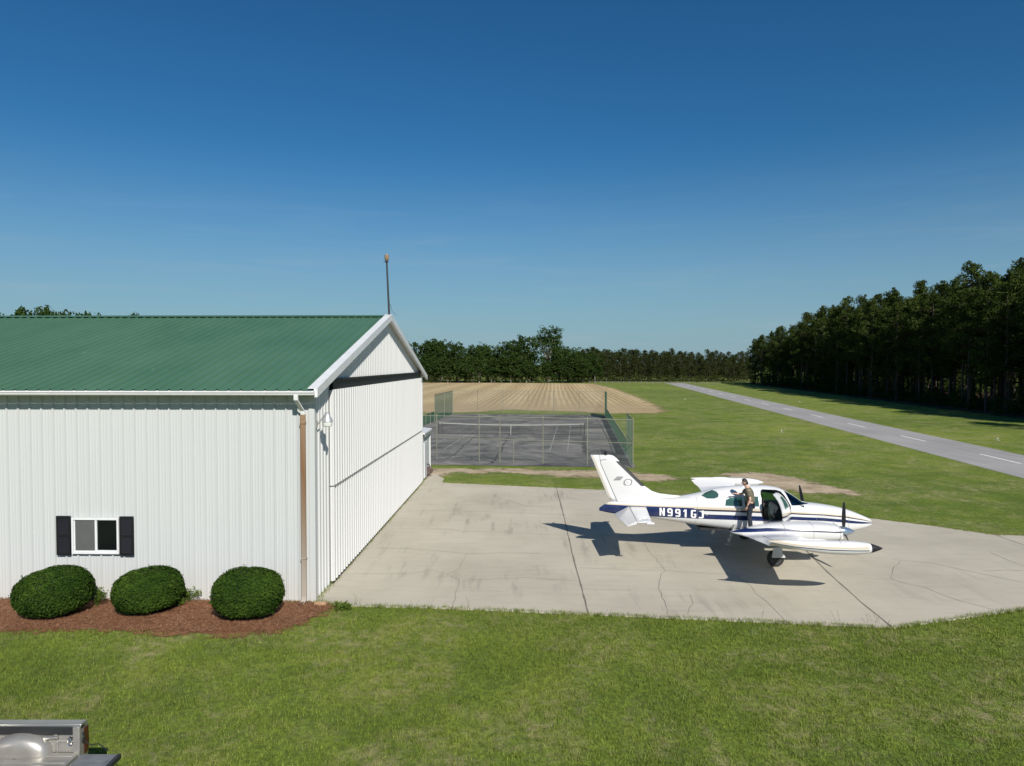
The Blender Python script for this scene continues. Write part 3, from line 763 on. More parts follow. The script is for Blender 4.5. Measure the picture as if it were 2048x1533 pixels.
net = empty('tennis_net', cp(nu, nv), math.atan2(-CN.y, -CN.x)); tag(net, 'sagging dark tennis net with pale tape across the old court', 'tennis net')
hw = (nl - nr).length / 2
def sag(x): return 0.92 + 0.15 * (x / hw) ** 2
for s_ in (-1, 1):
    m = MB(); m.cyl((s_ * hw, 0, 0), (s_ * hw, 0, 1.12), 0.045, n=10); m.cyl((s_ * (hw - .35), 0, 0), (s_ * (hw - .35), 0, 1.05), 0.03, n=8); m.build('post', M_mast, net)
m = MB(); N = 24
xs_ = [-hw + 2 * hw * k / N for k in range(N + 1)]
m.add([(x, 0, 0.06) for x in xs_] + [(x, 0, sag(x)) for x in xs_], [[i, i + 1, N + 2 + i, N + 1 + i] for i in range(N)]); m.build('net_mesh', M_net, net, smooth=False)
m = MB(); m.loft([[(x, -0.012, sag(x) - 0.06), (x, 0.012, sag(x) - 0.06), (x, 0.012, sag(x) + 0.03), (x, -0.012, sag(x) + 0.03)] for x in xs_]); m.build('tape', M_net_tape, net, smooth=False)
m = MB(); m.span((-0.035, -0.016, 0.0), (0.035, 0.016, sag(0) - 0.06)); m.build('centre_strap', M_net_tape, net, smooth=False)
m = MB(); m.tube([(x, 0.0, 0.06) for x in xs_], 0.02, 6); m.build('bottom_cord', M_mast, net)

def fence_run(root, posts, hgt, mesh_mat, mesh_name, rails=(1.0,), r=0.034, mesh_h=None, mesh_lo=0.03):
    for q in posts:
        m = MB(); m.cyl((q.x, q.y, -0.05), (q.x, q.y, hgt + 0.05), r, n=8); m.lathe([(r * 1.2, hgt + 0.04), (r * 1.1, hgt + 0.08), (0.005, hgt + 0.1)], (q.x, q.y, 0), n=8); m.build('post', M_post, root)
    for k in rails:
        m = MB(); m.tube([(q.x, q.y, hgt * k) for q in posts], 0.026, 6); m.build('rail', M_post, root)
    m = MB(); n = len(posts); zt = mesh_h or hgt
    d = (posts[-1] - posts[0]).normalized(); o = Vector((-d.y, d.x, 0)) * 0.032
    m.add([(q.x + o.x, q.y + o.y, mesh_lo) for q in posts] + [(q.x + o.x, q.y + o.y, zt) for q in posts], [[i, i + 1, n + i + 1, n + i] for i in range(n - 1)])
    return m.build(mesh_name, mesh_mat, root, smooth=False)
def fence(name, label): return tag(empty(name, (0, 0, 0)), label, 'fence')
# near end: posts at the pixels the photo shows them
def on_line(px):
    a = NR; b = at(860, 919)
    best = min((abs((a.lerp(b, k / 2000).x / a.lerp(b, k / 2000).y) * F + 1024 - px), k) for k in range(2001))
    return a.lerp(b, best[1] / 2000)
f = fence('chain_link_fence', 'tall chain-link fence with tan posts across the near end of the court')
near_posts = [NR] + [on_line(p) for p in (1175, 1086, 999.5, 958, 873)]
dirn = (near_posts[-1] - NR).normalized(); near_posts.append(near_posts[-1] + dirn * 3.2); near_posts.append(near_posts[-1] + dirn * 3.2)
fence_run(f, near_posts, 3.05, M_chain, 'chain_mesh', (1.0, 0.5))
gp = near_posts[3].lerp(near_posts[2], 0.32)
m = MB(); m.cyl((gp.x, gp.y, -0.05), (gp.x, gp.y, 1.5), 0.03, n=8); m.build('gate_post', M_post, f)
a, b = near_posts[0], near_posts[0] + CD * 0.02
f = fence('chain_link_fence', 'tall thin-wired chain-link fence across the far end of the court, in front of the field')
far_posts = [FR + CN * (CW * k / 6) for k in range(7)]
fence_run(f, far_posts, 3.1, M_chain, 'chain_mesh', (1.0,), 0.03)
for side, (vo, lab) in enumerate(((0.0, 'right'), (CW, 'left'))):
    base = lambda u: cp(u, vo)
    if side == 0:
        u_a = 5.6; u_b = CL - 6.0
        f = fence('windscreen_fence', 'tall faded windscreen panel at the near right corner of the court')
        fence_run(f, [base(0.05), base(u_a / 2), base(u_a)], 3.05, M_windtop, 'screen', (1.0, 0.5))
        m = MB(); m.tube([base(0.1) + Vector((0, 0, 1.5)), base(u_a) + Vector((0, 0, 0.5))], 0.02, 6); m.build('brace', M_post, f)
    else:
        u_a = 6.0; u_b = CL - 12.0
    f = fence('windscreen_fence', 'low dark green windscreen fence along the %s side of the court' % ('grass' if side == 0 else 'hangar'))
    n = 12
    fence_run(f, [base(u_a + (u_b - u_a) * k / n) for k in range(n + 1)], 1.15, M_wind, 'screen', (1.0,), 0.03)
    f = fence('windscreen_fence', ('tall dark green windscreen panel at the far right corner of the court' if side == 0 else 'tall faded green windscreen panel at the far left corner of the court'))
    fence_run(f, [base(u_b + 0.05), base((u_b + CL) / 2), base(CL - 0.05)], 3.1, M_wind if side == 0 else M_windtop, 'screen', (1.0,))

# runway edge lights
def marker(px, py, lab, col):
    p = at(px, py); r_ = empty('edge_light', (p.x, p.y, ZL)); r_.scale = (0.7, 0.7, 0.8); tag(r_, lab, 'edge light', 'small runway edge lights on the grass')
    m = MB(); m.lathe([(0.30, 0.0), (0.29, 0.03), (0.05, 0.05), (0.03, 0.1), (0.03, 0.13)], n=14); m.build('base', M_post, r_)
    m = MB(); m.lathe([(0.06, 0.13), (0.08, 0.18), (0.07, 0.24), (0.03, 0.28)], n=14); m.build('globe', col, r_)
M_mw = plain('white_globe', (0.6, 0.6, 0.55), 0.3); M_my = plain('yellow_globe', (0.65, 0.55, 0.12), 0.3)
marker(1563, 864, 'nearest white edge light on a pale pad left of the runway', M_mw)
marker(1370, 799.5, 'white edge light in the grass right of the stubble corner', M_mw)
marker(1297, 777, 'yellow edge light farthest away beside the stubble field', M_my)
marker(1599, 805, 'white edge light across the runway near the tree shadow', M_mw)
marker(1995, 880.5, 'white edge light across the runway at the right edge', M_mw)
# far end of the runway: low rail fence
ff = fence('rail_fence', 'low pale rail fence at the far end of the runway before the pines')
a, b = at(1180, 767.2), at(1440, 770); n = 22
for k in range(n + 1):
    q = a.lerp(b, k / n); m = MB(); m.box((q.x, q.y, 0.4), (0.16, 0.16, 0.95)); m.build('post', M_far, ff, smooth=False)
m = MB(); m.box(((a + b) / 2).to_tuple()[:2] + (0.62,), ((b - a).length, 0.06, 0.12), Matrix.Rotation(math.atan2(b.y - a.y, b.x - a.x), 3, 'Z')); m.build('rail', M_far, ff, smooth=False)

# ------------------------------------------------------------------ foliage kit
def rand_unit(n):
    v = nrng.normal(size=(n, 3)); return v / np.linalg.norm(v, axis=1, keepdims=True)
def leaf_quads(C, size, aspect, nrm=None, spread=1.0):
    """rectangular leaves centred on C (N,3); nrm biases the leaf normals"""
    N = len(C); a = rand_unit(N)
    if nrm is not None:
        a = nrm + a * spread; a /= np.linalg.norm(a, axis=1, keepdims=True)
    b = np.cross(a, rand_unit(N)); b /= np.linalg.norm(b, axis=1, keepdims=True); c = np.cross(a, b)
    s = (size * nrng.uniform(0.6, 1.35, N))[:, None]
    b = b * s * 0.5; c = c * s * 0.5 * aspect
    return np.stack([C - b - c * 0.35, C + c * -1.0, C + b + c * 0.35, C + c], axis=1)
def clump(centres, radii, per, size, aspect, flat=0.75):
    Cs = []; tn = []
    for (c, r) in zip(centres, radii):
        k = max(4, int(per * (0.6 + 0.8 * rng.random())))
        d = rand_unit(k) * (nrng.uniform(0.35, 1.0, k) ** 0.6)[:, None] * r; d[:, 2] *= flat
        Cs.append(np.array(c) + d); tn.append(np.clip(rng.random() * 0.75 + nrng.uniform(0, 0.35, k), 0, 1))
    C = np.concatenate(Cs); return leaf_quads(C, size, aspect), np.concatenate(tn)

def make_pine(seed, h, base=0.45, spread=3.0, nb=30, per=52, size=0.40, mat=M_pine, name='pine_tree'):
    rs = random.Random(seed); root = empty(name, (0, 0, -500))
    lean = (rs.uniform(-.3, .3), rs.uniform(-.3, .3))
    def ax(z): return Vector((lean[0] * (z / h) ** 1.5, lean[1] * (z / h) ** 1.5, z))
    m = MB(); m.tube([ax(h * k / 8) - Vector((0, 0, 0.3 if k == 0 else 0)) for k in range(9)], [0.010 * h * (1.0 - 0.88 * k / 8) + 0.01 for k in range(9)], 7)
    cs = []; rr = []
    for k in range(nb):
        q = (k + rs.random()) / nb; z = h * (base + (0.97 - base) * q)
        L = spread * (0.35 + 0.65 * math.sin(math.pi * min(1, 0.22 + 0.80 * q))) * rs.uniform(0.55, 1.15)
        if q > 0.9: L *= 0.6
        a = rs.random() * 2 * math.pi; up = rs.uniform(0.05, 0.5)
        p0 = ax(z); p1 = p0 + Vector((math.cos(a) * L * .55, math.sin(a) * L * .55, up * L * .3)); p2 = p0 + Vector((math.cos(a) * L, math.sin(a) * L, up * L * .75))
        m.tube([p0, p1, p2], [0.05, 0.035, 0.015], 4, False)
        for s_, rad in ((1.0, 0.75), (0.72, 0.85), (0.45, 0.65)):
            if rs.random() < 0.88:
                c = p0.lerp(p2, s_) + Vector((rs.uniform(-.5, .5), rs.uniform(-.5, .5), rs.uniform(-.1, .5))); cs.append(c); rr.append(rad * rs.uniform(0.7, 1.25))
    for k in range(4): cs.append(ax(h * (0.93 + 0.025 * k)) + Vector((rs.uniform(-.3, .3), rs.uniform(-.3, .3), 0))); rr.append(0.7 - 0.12 * k)
    for k in range(5):     # dead snags low on the bole
        z = h * rs.uniform(0.2, base); a = rs.random() * 6.28; p = ax(z)
        m.tube([p, p + Vector((math.cos(a) * 1.1, math.sin(a) * 1.1, rs.uniform(-.1, .3)))], [0.03, 0.01], 4, False)
    m.build('trunk', M_bark, root, recalc=False)
    P, tn = clump(cs, rr, per, size, 0.36, 0.7)
    quads('crown', P, mat, root, tn)
    return root

def make_broad(seed, h, wdt, low=0.12, ncl=170, per=26, size=0.5, mat=M_oak, name='broadleaf_tree', open_=False):
    rs = random.Random(seed); root = empty(name, (0, 0, -500))
    m = MB(); zf = h * (0.34 if open_ else 0.22)
    m.tube([(0, 0, -0.3), (0.05, 0, zf * .5), (0, 0.1, zf), (0.1, 0, h * 0.7)], [0.032 * h, 0.024 * h, 0.02 * h, 0.006 * h], 8)
    lobes = []
    for k in range(9 if open_ else 8):
        a = rs.random() * 6.28; e = rs.uniform(0.25, 1.0); rad = wdt * 0.5 * rs.uniform(0.25, 0.75) * math.sqrt(1 - (e - .45) ** 2)
        z = h * (low + (0.86 - low) * e)
        c = Vector((math.cos(a) * rad, math.sin(a) * rad, z)); lobes.append((c, wdt * rs.uniform(0.2, 0.32)))
        m.tube([(0, 0, zf * rs.uniform(.8, 1.2)), c * 0.6 + Vector((0, 0, zf * .3)), c], [0.012 * h, 0.009 * h, 0.003 * h], 5, False)
    lobes.append((Vector((rs.uniform(-.1, .1) * wdt, 0, h * 0.82)), wdt * 0.24)); lobes.append((Vector((0, 0, h * 0.5)), wdt * 0.34))
    cs = []; rr = []
    for k in range(ncl):
        c, r_ = lobes[rs.randrange(len(lobes))]
        d = Vector((rs.gauss(0, 1), rs.gauss(0, 1), rs.gauss(0, 0.85))).normalized() * r_ * (rs.uniform(0.55, 1.05))
        p = c + d
        if p.z < h * low * 0.6: p.z = h * low * rs.uniform(0.5, 1.2)
        p.z = min(p.z, h); cs.append(p); rr.append(wdt * rs.uniform(0.05, 0.1))
    m.build('trunk', M_barkgrey, root, recalc=False)
    P, tn = clump(cs, rr, per, size, 0.7, 0.75)
    quads('crown', P, mat, root, tn)
    return root

def dup(root):
    r_ = root.copy(); COL.objects.link(r_)
    for ch in root.children:
        c = ch.copy(); COL.objects.link(c); c.parent = r_
    return r_
class Pool:
    def __init__(s, protos): s.p = protos; s.used = [False] * len(protos)
    def get(s, i):
        i %= len(s.p)
        if not s.used[i]: s.used[i] = True; return s.p[i]
        return dup(s.p[i])
def put(o, x, y, sc, rz, z=ZL):
    o.location = (x, y, z); o.rotation_euler = (0, 0, rz); o.scale = (sc, sc, sc * rng.uniform(0.95, 1.05))

# pine forest right of the runway
pines = Pool([make_pine(100 + k, 20.0, base=(0.34, 0.26, 0.38, 0.18, 0.30)[k % 5], spread=3.7 + 0.3 * (k % 3), nb=46 + 4 * (k % 4)) for k in range(10)])
fe = at(1990, 829)                      # a point of the forest edge
placed = []; tries = 0
while len(placed) < 262 and tries < 20000:
    tries += 1
    s_ = rng.uniform(-38, 150); d_ = rng.random() ** 0.8 * 27.0
    p = fe + RD * s_ + RN * (d_ + rng.uniform(0, 1.0))
    mind = 2.9 if d_ < 9 else 3.4
    if any((p.x - q.x) ** 2 + (p.y - q.y) ** 2 < mind ** 2 for q, _ in placed): continue
    placed.append((p, s_))
for k, (p, s_) in enumerate(placed):
    o = pines.get(k); hs = (0.97 if s_ < 95 else 0.97 - 0.30 * (s_ - 95) / 55) * rng.uniform(0.86, 1.08)
    put(o, p.x, p.y, hs, rng.random() * 6.28)
    tag(o, 'tall dark pine in the dense forest right of the runway', 'pine tree', 'tall pines in the forest right of the runway')
fl = [fe + RD * a + RN * b for a, b in ((-60, -2.5), (-20, -1.5), (20, -2.2), (60, -1.4), (110, -2.0), (158, -2.0), (175, 130), (-60, 130))]
patch('forest_floor', fl, M_litter, ZL + 0.012, 1.5, 2.5)
# undergrowth: an uncountable low mass along and inside the forest
cs = []; rr = []
for k in range(1100):
    s_ = rng.uniform(-38, 152); d_ = rng.uniform(0.5, 26) if rng.random() < 0.55 else rng.uniform(0.3, 5)
    p = fe + RD * s_ + RN * d_; hgt = rng.uniform(0.3, 2.2) * (2.4 if s_ > 62 else 1.1) * (1.9 if rng.random() < 0.13 else 1)
    for q in range(max(1, int(hgt * 2))):
        cs.append(Vector((p.x + rng.uniform(-.5, .5), p.y + rng.uniform(-.5, .5), rng.uniform(0.15, hgt)))); rr.append(rng.uniform(0.4, 0.9))
P, tn = clump(cs, rr, 22, 0.26, 0.6)
tag(quads('undergrowth', P, M_oak, None, tn), 'dark low undergrowth between the pine trunks at the forest edge', 'undergrowth', kind='stuff')

cs = []; rr = []
for k in range(2200):
    s_ = rng.uniform(-30, 165); d_ = rng.uniform(28, 62)
    p = fe + RD * s_ + RN * d_; cs.append(Vector((p.x, p.y, 17.0 * rng.random() ** 1.4 * (1 if s_ < 95 else 0.75)))); rr.append(rng.uniform(1.2, 2.6))
P, tn = clump(cs, rr, 24, 0.75, 0.5)
tag(quads('forest_depth', P, M_pine, None, tn), 'dark depth of the pine forest behind its front rows', 'forest', kind='stuff')

# wood behind the field: broadleaf trees on the left, young pines on the right
broads = Pool([make_broad(200 + k, 14.0, 11.5, ncl=190, per=26) for k in range(6)])
def put_at(o, px, top, Y, hgt_nominal, zsc=None):
    p = atY(px, top, Y); hh = p.z - ZL; sc = hh / hgt_nominal
    put(o, p.x, Y, sc, rng.random() * 6.28)
    if zsc: o.scale = (sc * zsc, sc * zsc, sc)
spec = [(770, 672), (800, 676), (830, 682), (850, 683), (868, 681), (884, 680), (900, 680), (914, 684), (930, 690), (945, 692), (960, 689), (976, 692), (992, 690), (1012, 682), (1030, 676), (1044, 671), (1060, 690), (1118, 692), (1136, 691), (1150, 697), (1164, 700), (1178, 703), (1190, 708)]
for k, (px, top_) in enumerate(spec):
    o = broads.get(k); put_at(o, px, top_ + rng.uniform(-1, 2), 252 + rng.uniform(0, 14) + (14 if px < 900 else 0), 14.0, 0.95)
    tag(o, 'dense dark green broadleaf tree in the wood behind the stubble field', 'tree', 'broadleaf trees behind the stubble field')
for k in range(26):
    px = 765 + 410 * (k + rng.random()) / 26; o = broads.get(k + 3); put_at(o, px, 715 + rng.uniform(-6, 12), 248 + rng.uniform(0, 3), 14.0, 1.35)
    tag(o, 'dense dark green broadleaf tree in the wood behind the stubble field', 'tree', 'broadleaf trees behind the stubble field')
oak = make_broad(301, 20.0, 13.5, low=0.42, ncl=210, per=26, size=0.5, name='oak_tree', open_=True)
put_at(oak, 1097, 655, 262, 20.0); tag(oak, 'tallest open-crowned tree with pale forked limbs rising above the far wood', 'tree')
yp = Pool([make_pine(400 + k, 12.0, base=0.12, spread=2.1, nb=36, per=20, size=0.42, mat=M_young, name='young_pine') for k in range(7)])
for k in range(104):
    px = 1160 + 345 * (k + rng.random() * .9) / 104; row = k % 3
    o = yp.get(k); put_at(o, px, 699 + 9 * (px - 1160) / 340 + rng.uniform(-5, 9) + (5 if row == 0 else 0), 262 + row * 7 + rng.uniform(0, 3), 12.2)
    tag(o, 'slender young pine in the even plantation at the far end of the runway', 'pine tree', 'young pines at the far end of the runway')
# far wood seen as one mass behind these
cs = []; rr = []
for k in range(900):
    X = rng.uniform(-75, 110); Y = rng.uniform(285, 320); hm = 10.5 + 2.5 * math.sin(X * .05)
    cs.append(Vector((X, Y, rng.uniform(0.5, hm)))); rr.append(rng.uniform(1.2, 2.4))
P, tn = clump(cs, rr, 22, 0.9, 0.6)
tag(quads('far_wood', P, M_oak, None, tn), 'dark depth of the far wood behind the front row of trees', 'wood', kind='stuff')
cs = []; rr = []
for k in range(520):
    X = rng.uniform(-60, 85); Y = 246 + rng.uniform(0, 6) + (9 if X > 28 else 0)
    cs.append(Vector((X, Y, rng.uniform(0.3, 2.4)))); rr.append(rng.uniform(0.6, 1.2))
P, tn = clump(cs, rr, 20, 0.45, 0.6)
tag(quads('bramble', P, M_young, None, tn), 'low dark bramble along the foot of the far wood', 'bramble', kind='stuff')
# crowns peeping over the hangar roof
for k, (px, top_) in enumerate([(-6, 618), (28, 619.5), (58, 618.5), (90, 621.5), (124, 621), (146, 621.5), (168, 620.5), (186, 628), (278, 629.5)]):
    o = broads.get(k + 1); put_at(o, px, top_, 96 + rng.uniform(0, 8), 14.0, 0.72)
    tag(o, 'broadleaf tree whose crown just shows above the hangar ridge', 'tree', 'trees behind the hangar')

# ------------------------------------------------------------------ clipped shrubs
def shrub(px0, px1, top_, bot, tilt, seed, lab):
    global nrng
    nrng = np.random.default_rng(seed)
    g_ = at((px0 + px1) / 2, bot - 3); Yc = g_.y + 0.34
    a, b = atY(px0, bot, Yc), atY(px1, bot, Yc); wd = (b.x - a.x) / 2 - 0.14
    zt = atY(px0, top_, Yc).z - ZL - tilt * 0.35; r_ = empty('clipped_shrub', ((a.x + b.x) / 2, Yc, ZL)); tag(r_, lab, 'shrub', 'clipped shrubs along the hangar wall')
    n = 24000; d = rand_unit(n); d = d[d[:, 2] > -0.72]; n = len(d)
    def surf(d):
        ang = np.arctan2(d[:, 1], d[:, 0])
        bump = 1 + 0.035 * np.sin(ang * 2 + seed) + 0.012 * np.sin(ang * 5 + d[:, 2] * 6 + seed) + 0.008 * np.sin(d[:, 0] * 13 + d[:, 1] * 11 + d[:, 2] * 9)
        p = np.sign(d) * np.abs(d) ** 0.88
        p = p / np.maximum(1e-6, (np.abs(p) ** 2.2).sum(1, keepdims=True) ** (1 / 2.2))
        return np.stack([p[:, 0] * wd * bump, p[:, 1] * 0.82 * bump, zt * 0.5 * p[:, 2] * bump + zt * 0.5 + tilt * p[:, 0] * (0.4 + 0.5 * p[:, 2])], 1)
    P = surf(d); depth = (nrng.uniform(0.90, 1.015, n) + (nrng.random(n) < 0.06) * nrng.uniform(0, 0.05, n))[:, None]
    cen = np.array([0, 0, zt * 0.5]); P = cen + (P - cen) * depth; P[:, 2] = np.maximum(P[:, 2], 0.03)
    lv = leaf_quads(P, 0.055, 0.55, d * 0.9 + np.array([0, 0, .25]), 0.75)
    tn = np.clip(nrng.uniform(0.0, 0.75, n) + 0.22 * np.sin(P[:, 0] * 4 + seed) * np.sin(P[:, 2] * 5) + 0.16 * np.sin(P[:, 0] * 11 + seed * 2) * np.sin(P[:, 1] * 9 + P[:, 2] * 12), 0, 1)
    ks = nrng.integers(0, n, 80); ks = ks[P[ks, 2] > 0.35 * zt]
    sh = P[ks][:, None, :] + (d[ks] * 0.6 + np.array([0, 0, .7]))[:, None, :] * nrng.uniform(0.0, 0.055, (len(ks), 7))[:, :, None] + nrng.normal(0, 0.012, (len(ks), 7, 3))
    sh = sh.reshape(-1, 3); lv = np.concatenate([lv, leaf_quads(sh, 0.045, 0.5)]); tn = np.concatenate([tn, nrng.uniform(0.6, 1.0, len(sh))])
    quads('foliage', lv, M_box, r_, tn)
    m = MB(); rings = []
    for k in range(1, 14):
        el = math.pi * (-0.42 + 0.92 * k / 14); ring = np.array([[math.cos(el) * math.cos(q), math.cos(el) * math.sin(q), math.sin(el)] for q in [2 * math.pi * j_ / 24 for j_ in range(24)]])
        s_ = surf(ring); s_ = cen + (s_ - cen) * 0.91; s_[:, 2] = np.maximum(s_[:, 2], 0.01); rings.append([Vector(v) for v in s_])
    m.loft(rings); m.build('dark_core', M_core, r_)  # solid dark core painted as the shaded inside of the shrub
shrub(25, 192, 1134, 1240, 0.075, 5, 'leftmost clipped evergreen shrub, broad and sloping, below the shuttered window')
shrub(224, 371, 1136, 1233, 0.02, 6, 'middle clipped evergreen shrub in the row on the mulch')
shrub(420, 574, 1137, 1244, 0.0, 8, 'rightmost clipped evergreen shrub, roundest, nearest the downspout')
nrng = np.random.default_rng(21)
def sprig(px, py, hgt, wd, lab, n=420):
    p = at(px, py); r_ = empty('weed', (p.x, p.y, ZL)); tag(r_, lab, 'weed')
    m = MB(); tips = []
    for k in range(9):
        a = rng.random() * 6.28; q = Vector((math.cos(a) * wd * rng.random(), math.sin(a) * wd * .6 * rng.random(), hgt * rng.uniform(.5, 1))); tips.append(q)
        m.tube([(0, 0, 0), q * .5 + Vector((0, 0, .05)), q], [0.01, 0.007, 0.003], 4, False)
    m.build('stems', M_weed, r_, recalc=False)
    P, tn = clump([q * rng.uniform(.6, 1) for q in tips for _ in range(2)], [0.12] * 18, n / 18, 0.06, 0.5); quads('leaves', P, M_weed, r_, tn)
sprig(193, 1214, 0.5, 0.3, 'light green seedling against the right side of the sloping shrub')
sprig(378, 1203, 0.42, 0.32, 'light green seedling against the right side of the middle shrub')
sprig(355, 1212, 0.3, 0.3, 'low light green weed just right of the middle shrub on the mulch', 260)
sprig(686, 1219, 0.22, 0.30, 'grassy weed clump at the apron edge by the mulch corner', 380)

# ------------------------------------------------------------------ lawn blades
AP = [(p.x, p.y) for p in apron_poly]; MU = [(p.x, p.y) for p in mulch_poly]
def blades(name, X, Y, hmin, hmax, wdt, per, lean, lab):
    n = len(X); X = np.repeat(X, per) + nrng.normal(0, 0.035, n * per); Y = np.repeat(Y, per) + nrng.normal(0, 0.035, n * per)
    n *= per; h_ = nrng.uniform(hmin, hmax, n); a = nrng.uniform(0, 2 * np.pi, n); l_ = nrng.uniform(0.2, 1.0, n) * lean * h_
    b = a + nrng.uniform(-.6, .6, n) + np.pi / 2; w_ = wdt * nrng.uniform(.6, 1.3, n)
    base = np.stack([X, Y, np.full(n, ZL - 0.005)], 1); off = np.stack([np.cos(b) * w_, np.sin(b) * w_, np.zeros(n)], 1)
    tip = base + np.stack([np.cos(a) * l_, np.sin(a) * l_, h_], 1)
    o = quads(name, np.stack([base - off, base + off, tip], 1), M_blade, None, nrng.uniform(0, 1, n), 3)
    tag(o, lab, 'grass', kind='stuff')
def scatter(n, x0, x1, y0, y1, pxm=120):
    X = nrng.uniform(x0, x1, n); Y = nrng.uniform(y0, y1, n)
    k = (np.abs(X) < 0.74 * Y + 1.5) & ~np_inpoly(X, Y, AP) & ~(np_inpoly(X, Y, MU) & (np_edge(X, Y, MU) > 0.18))
    return X[k], Y[k]
X, Y = scatter(72000, -15, 17, 10.3, 21.5)
pn = np.sin(X * 1.7 + 2 * np.sin(Y * 1.1)) * np.sin(Y * 1.9 + 1.5 * np.sin(X * .8))
k = nrng.uniform(-1.6, 1.0, len(X)) < pn + 0.55; X, Y = X[k], Y[k]
blades('lawn_blades', X, Y, 0.03, 0.085, 0.006, 7, 0.9, 'short yellow-green lawn grass in the foreground')
# taller fringe where the mower misses the apron and mulch edges
ex = []; 
for i in range(len(AP)):
    a, b = Vector(AP[i - 1]), Vector(AP[i]); L = (b - a).length
    if L > 70 or (a.y > 30 and b.y > 30 and a.x < -3): continue
    nn = Vector((b.y - a.y, -(b.x - a.x))).normalized()
    for k in range(int(L * 110)):
        q = a.lerp(b, rng.random()) - nn * rng.uniform(-0.04, 0.12); ex.append((q.x, q.y))
ex = np.array([e for e in ex if abs(e[0]) < 0.78 * e[1] and not inpoly(e[0], e[1], [(p[0], p[1]) for p in AP]) or rng.random() < 0.25 and abs(e[0]) < 0.78 * e[1]])
blades('edge_grass', ex[:, 0], ex[:, 1], 0.05, 0.14, 0.007, 6, 0.7, 'taller ragged grass fringe along the concrete apron edge')
n = 26000; X = nrng.uniform(-15, -4.6, n); Y = nrng.uniform(17.4, 20.2, n); k = np_inpoly(X, Y, MU) & (np_edge(X, Y, MU) > 0.12); X, Y = X[k], Y[k]; n = len(X)
a = nrng.uniform(0, np.pi, n); L = nrng.uniform(0.06, 0.17, n); zz = ZL + 0.022 + nrng.uniform(0.0, 0.045, n)
dx, dy = np.cos(a) * L, np.sin(a) * L; wx, wy = -np.sin(a) * 0.006, np.cos(a) * 0.006; dzz = nrng.normal(0, 0.018, n)
Pn = np.stack([np.stack([X - wx, Y - wy, zz], 1), np.stack([X + wx, Y + wy, zz], 1), np.stack([X + dx, Y + dy, zz + np.abs(dzz)], 1)], 1)
t = NT('straw_needles'); c = t.ramp(t.n('Attribute', attribute_name='tone').outputs['Fac'], [(0.0, (0.10, 0.042, 0.022)), (0.6, (0.27, 0.125, 0.065)), (1.0, (0.44, 0.26, 0.15))]); M_straw = t.pbr(c, 0.8, spec=0.2)
tag(quads('pine_straw', Pn, M_straw, None, nrng.uniform(0, 1, n), 3), 'loose red-brown pine straw scattered over the shrub bed', 'pine straw', kind='stuff')
# a few seed stalks standing over the joint end
m = MB()
for px, py in ((1733, 1247), (1741, 1248), (1752, 1251), (1757, 1250), (1676, 1246), (1520, 1243), (1774, 1254), (832, 1214), (720, 1212), (706, 1213), (942, 1217), (1215, 1231), (640, 1208)):
    p = at(px, py, ZL)
    for q in range(2):
        h_ = rng.uniform(0.15, 0.36); d = Vector((rng.uniform(-.12, .12), rng.uniform(-.1, .1), h_)); o_ = p + Vector((rng.uniform(-.08, .08), rng.uniform(-.08, .08), 0))
        m.tube([o_, o_ + d * .6 + Vector((0, 0, .03)), o_ + d], [0.003, 0.002, 0.003], 4, False)
tag(m.build('seed_stalks', M_weed, recalc=False), 'thin seed stalks standing along the near apron edge', 'grass', kind='stuff')

# ------------------------------------------------------------------ pickup truck (tailgate open, only the bed corner reaches the picture)
M_paint = plain('silver_paint', (0.42, 0.41, 0.38), 0.32, 0.75, var=0.05, coat=0.5)
M_bed = plain('champagne_bed_paint', (0.40, 0.385, 0.35), 0.42, 0.6, var=0.15, scale=4, coat=0.2)
M_blackpl_shade = plain('black_plastic_and_shade', (0.02, 0.021, 0.023), 0.45, var=0.2)  # real plastic parts, and the painted shade below the bed rail
M_gate = plain('tailgate_liner', (0.17, 0.18, 0.19), 0.5, 0.2, var=0.25, scale=6)
M_red = plain('red_lens', (0.06, 0.006, 0.006), 0.18, coat=0.7)
M_chrome = plain('chrome', (0.75, 0.75, 0.75), 0.12, 1.0, var=0.02)
tc = atY(176, 1437, 10.62)
truck = empty('pickup_truck', (tc.x, 10.62 - 0.98, ZL), R(180)); tag(truck, 'silver pickup truck with open tailgate cut by the lower left corner', 'truck')
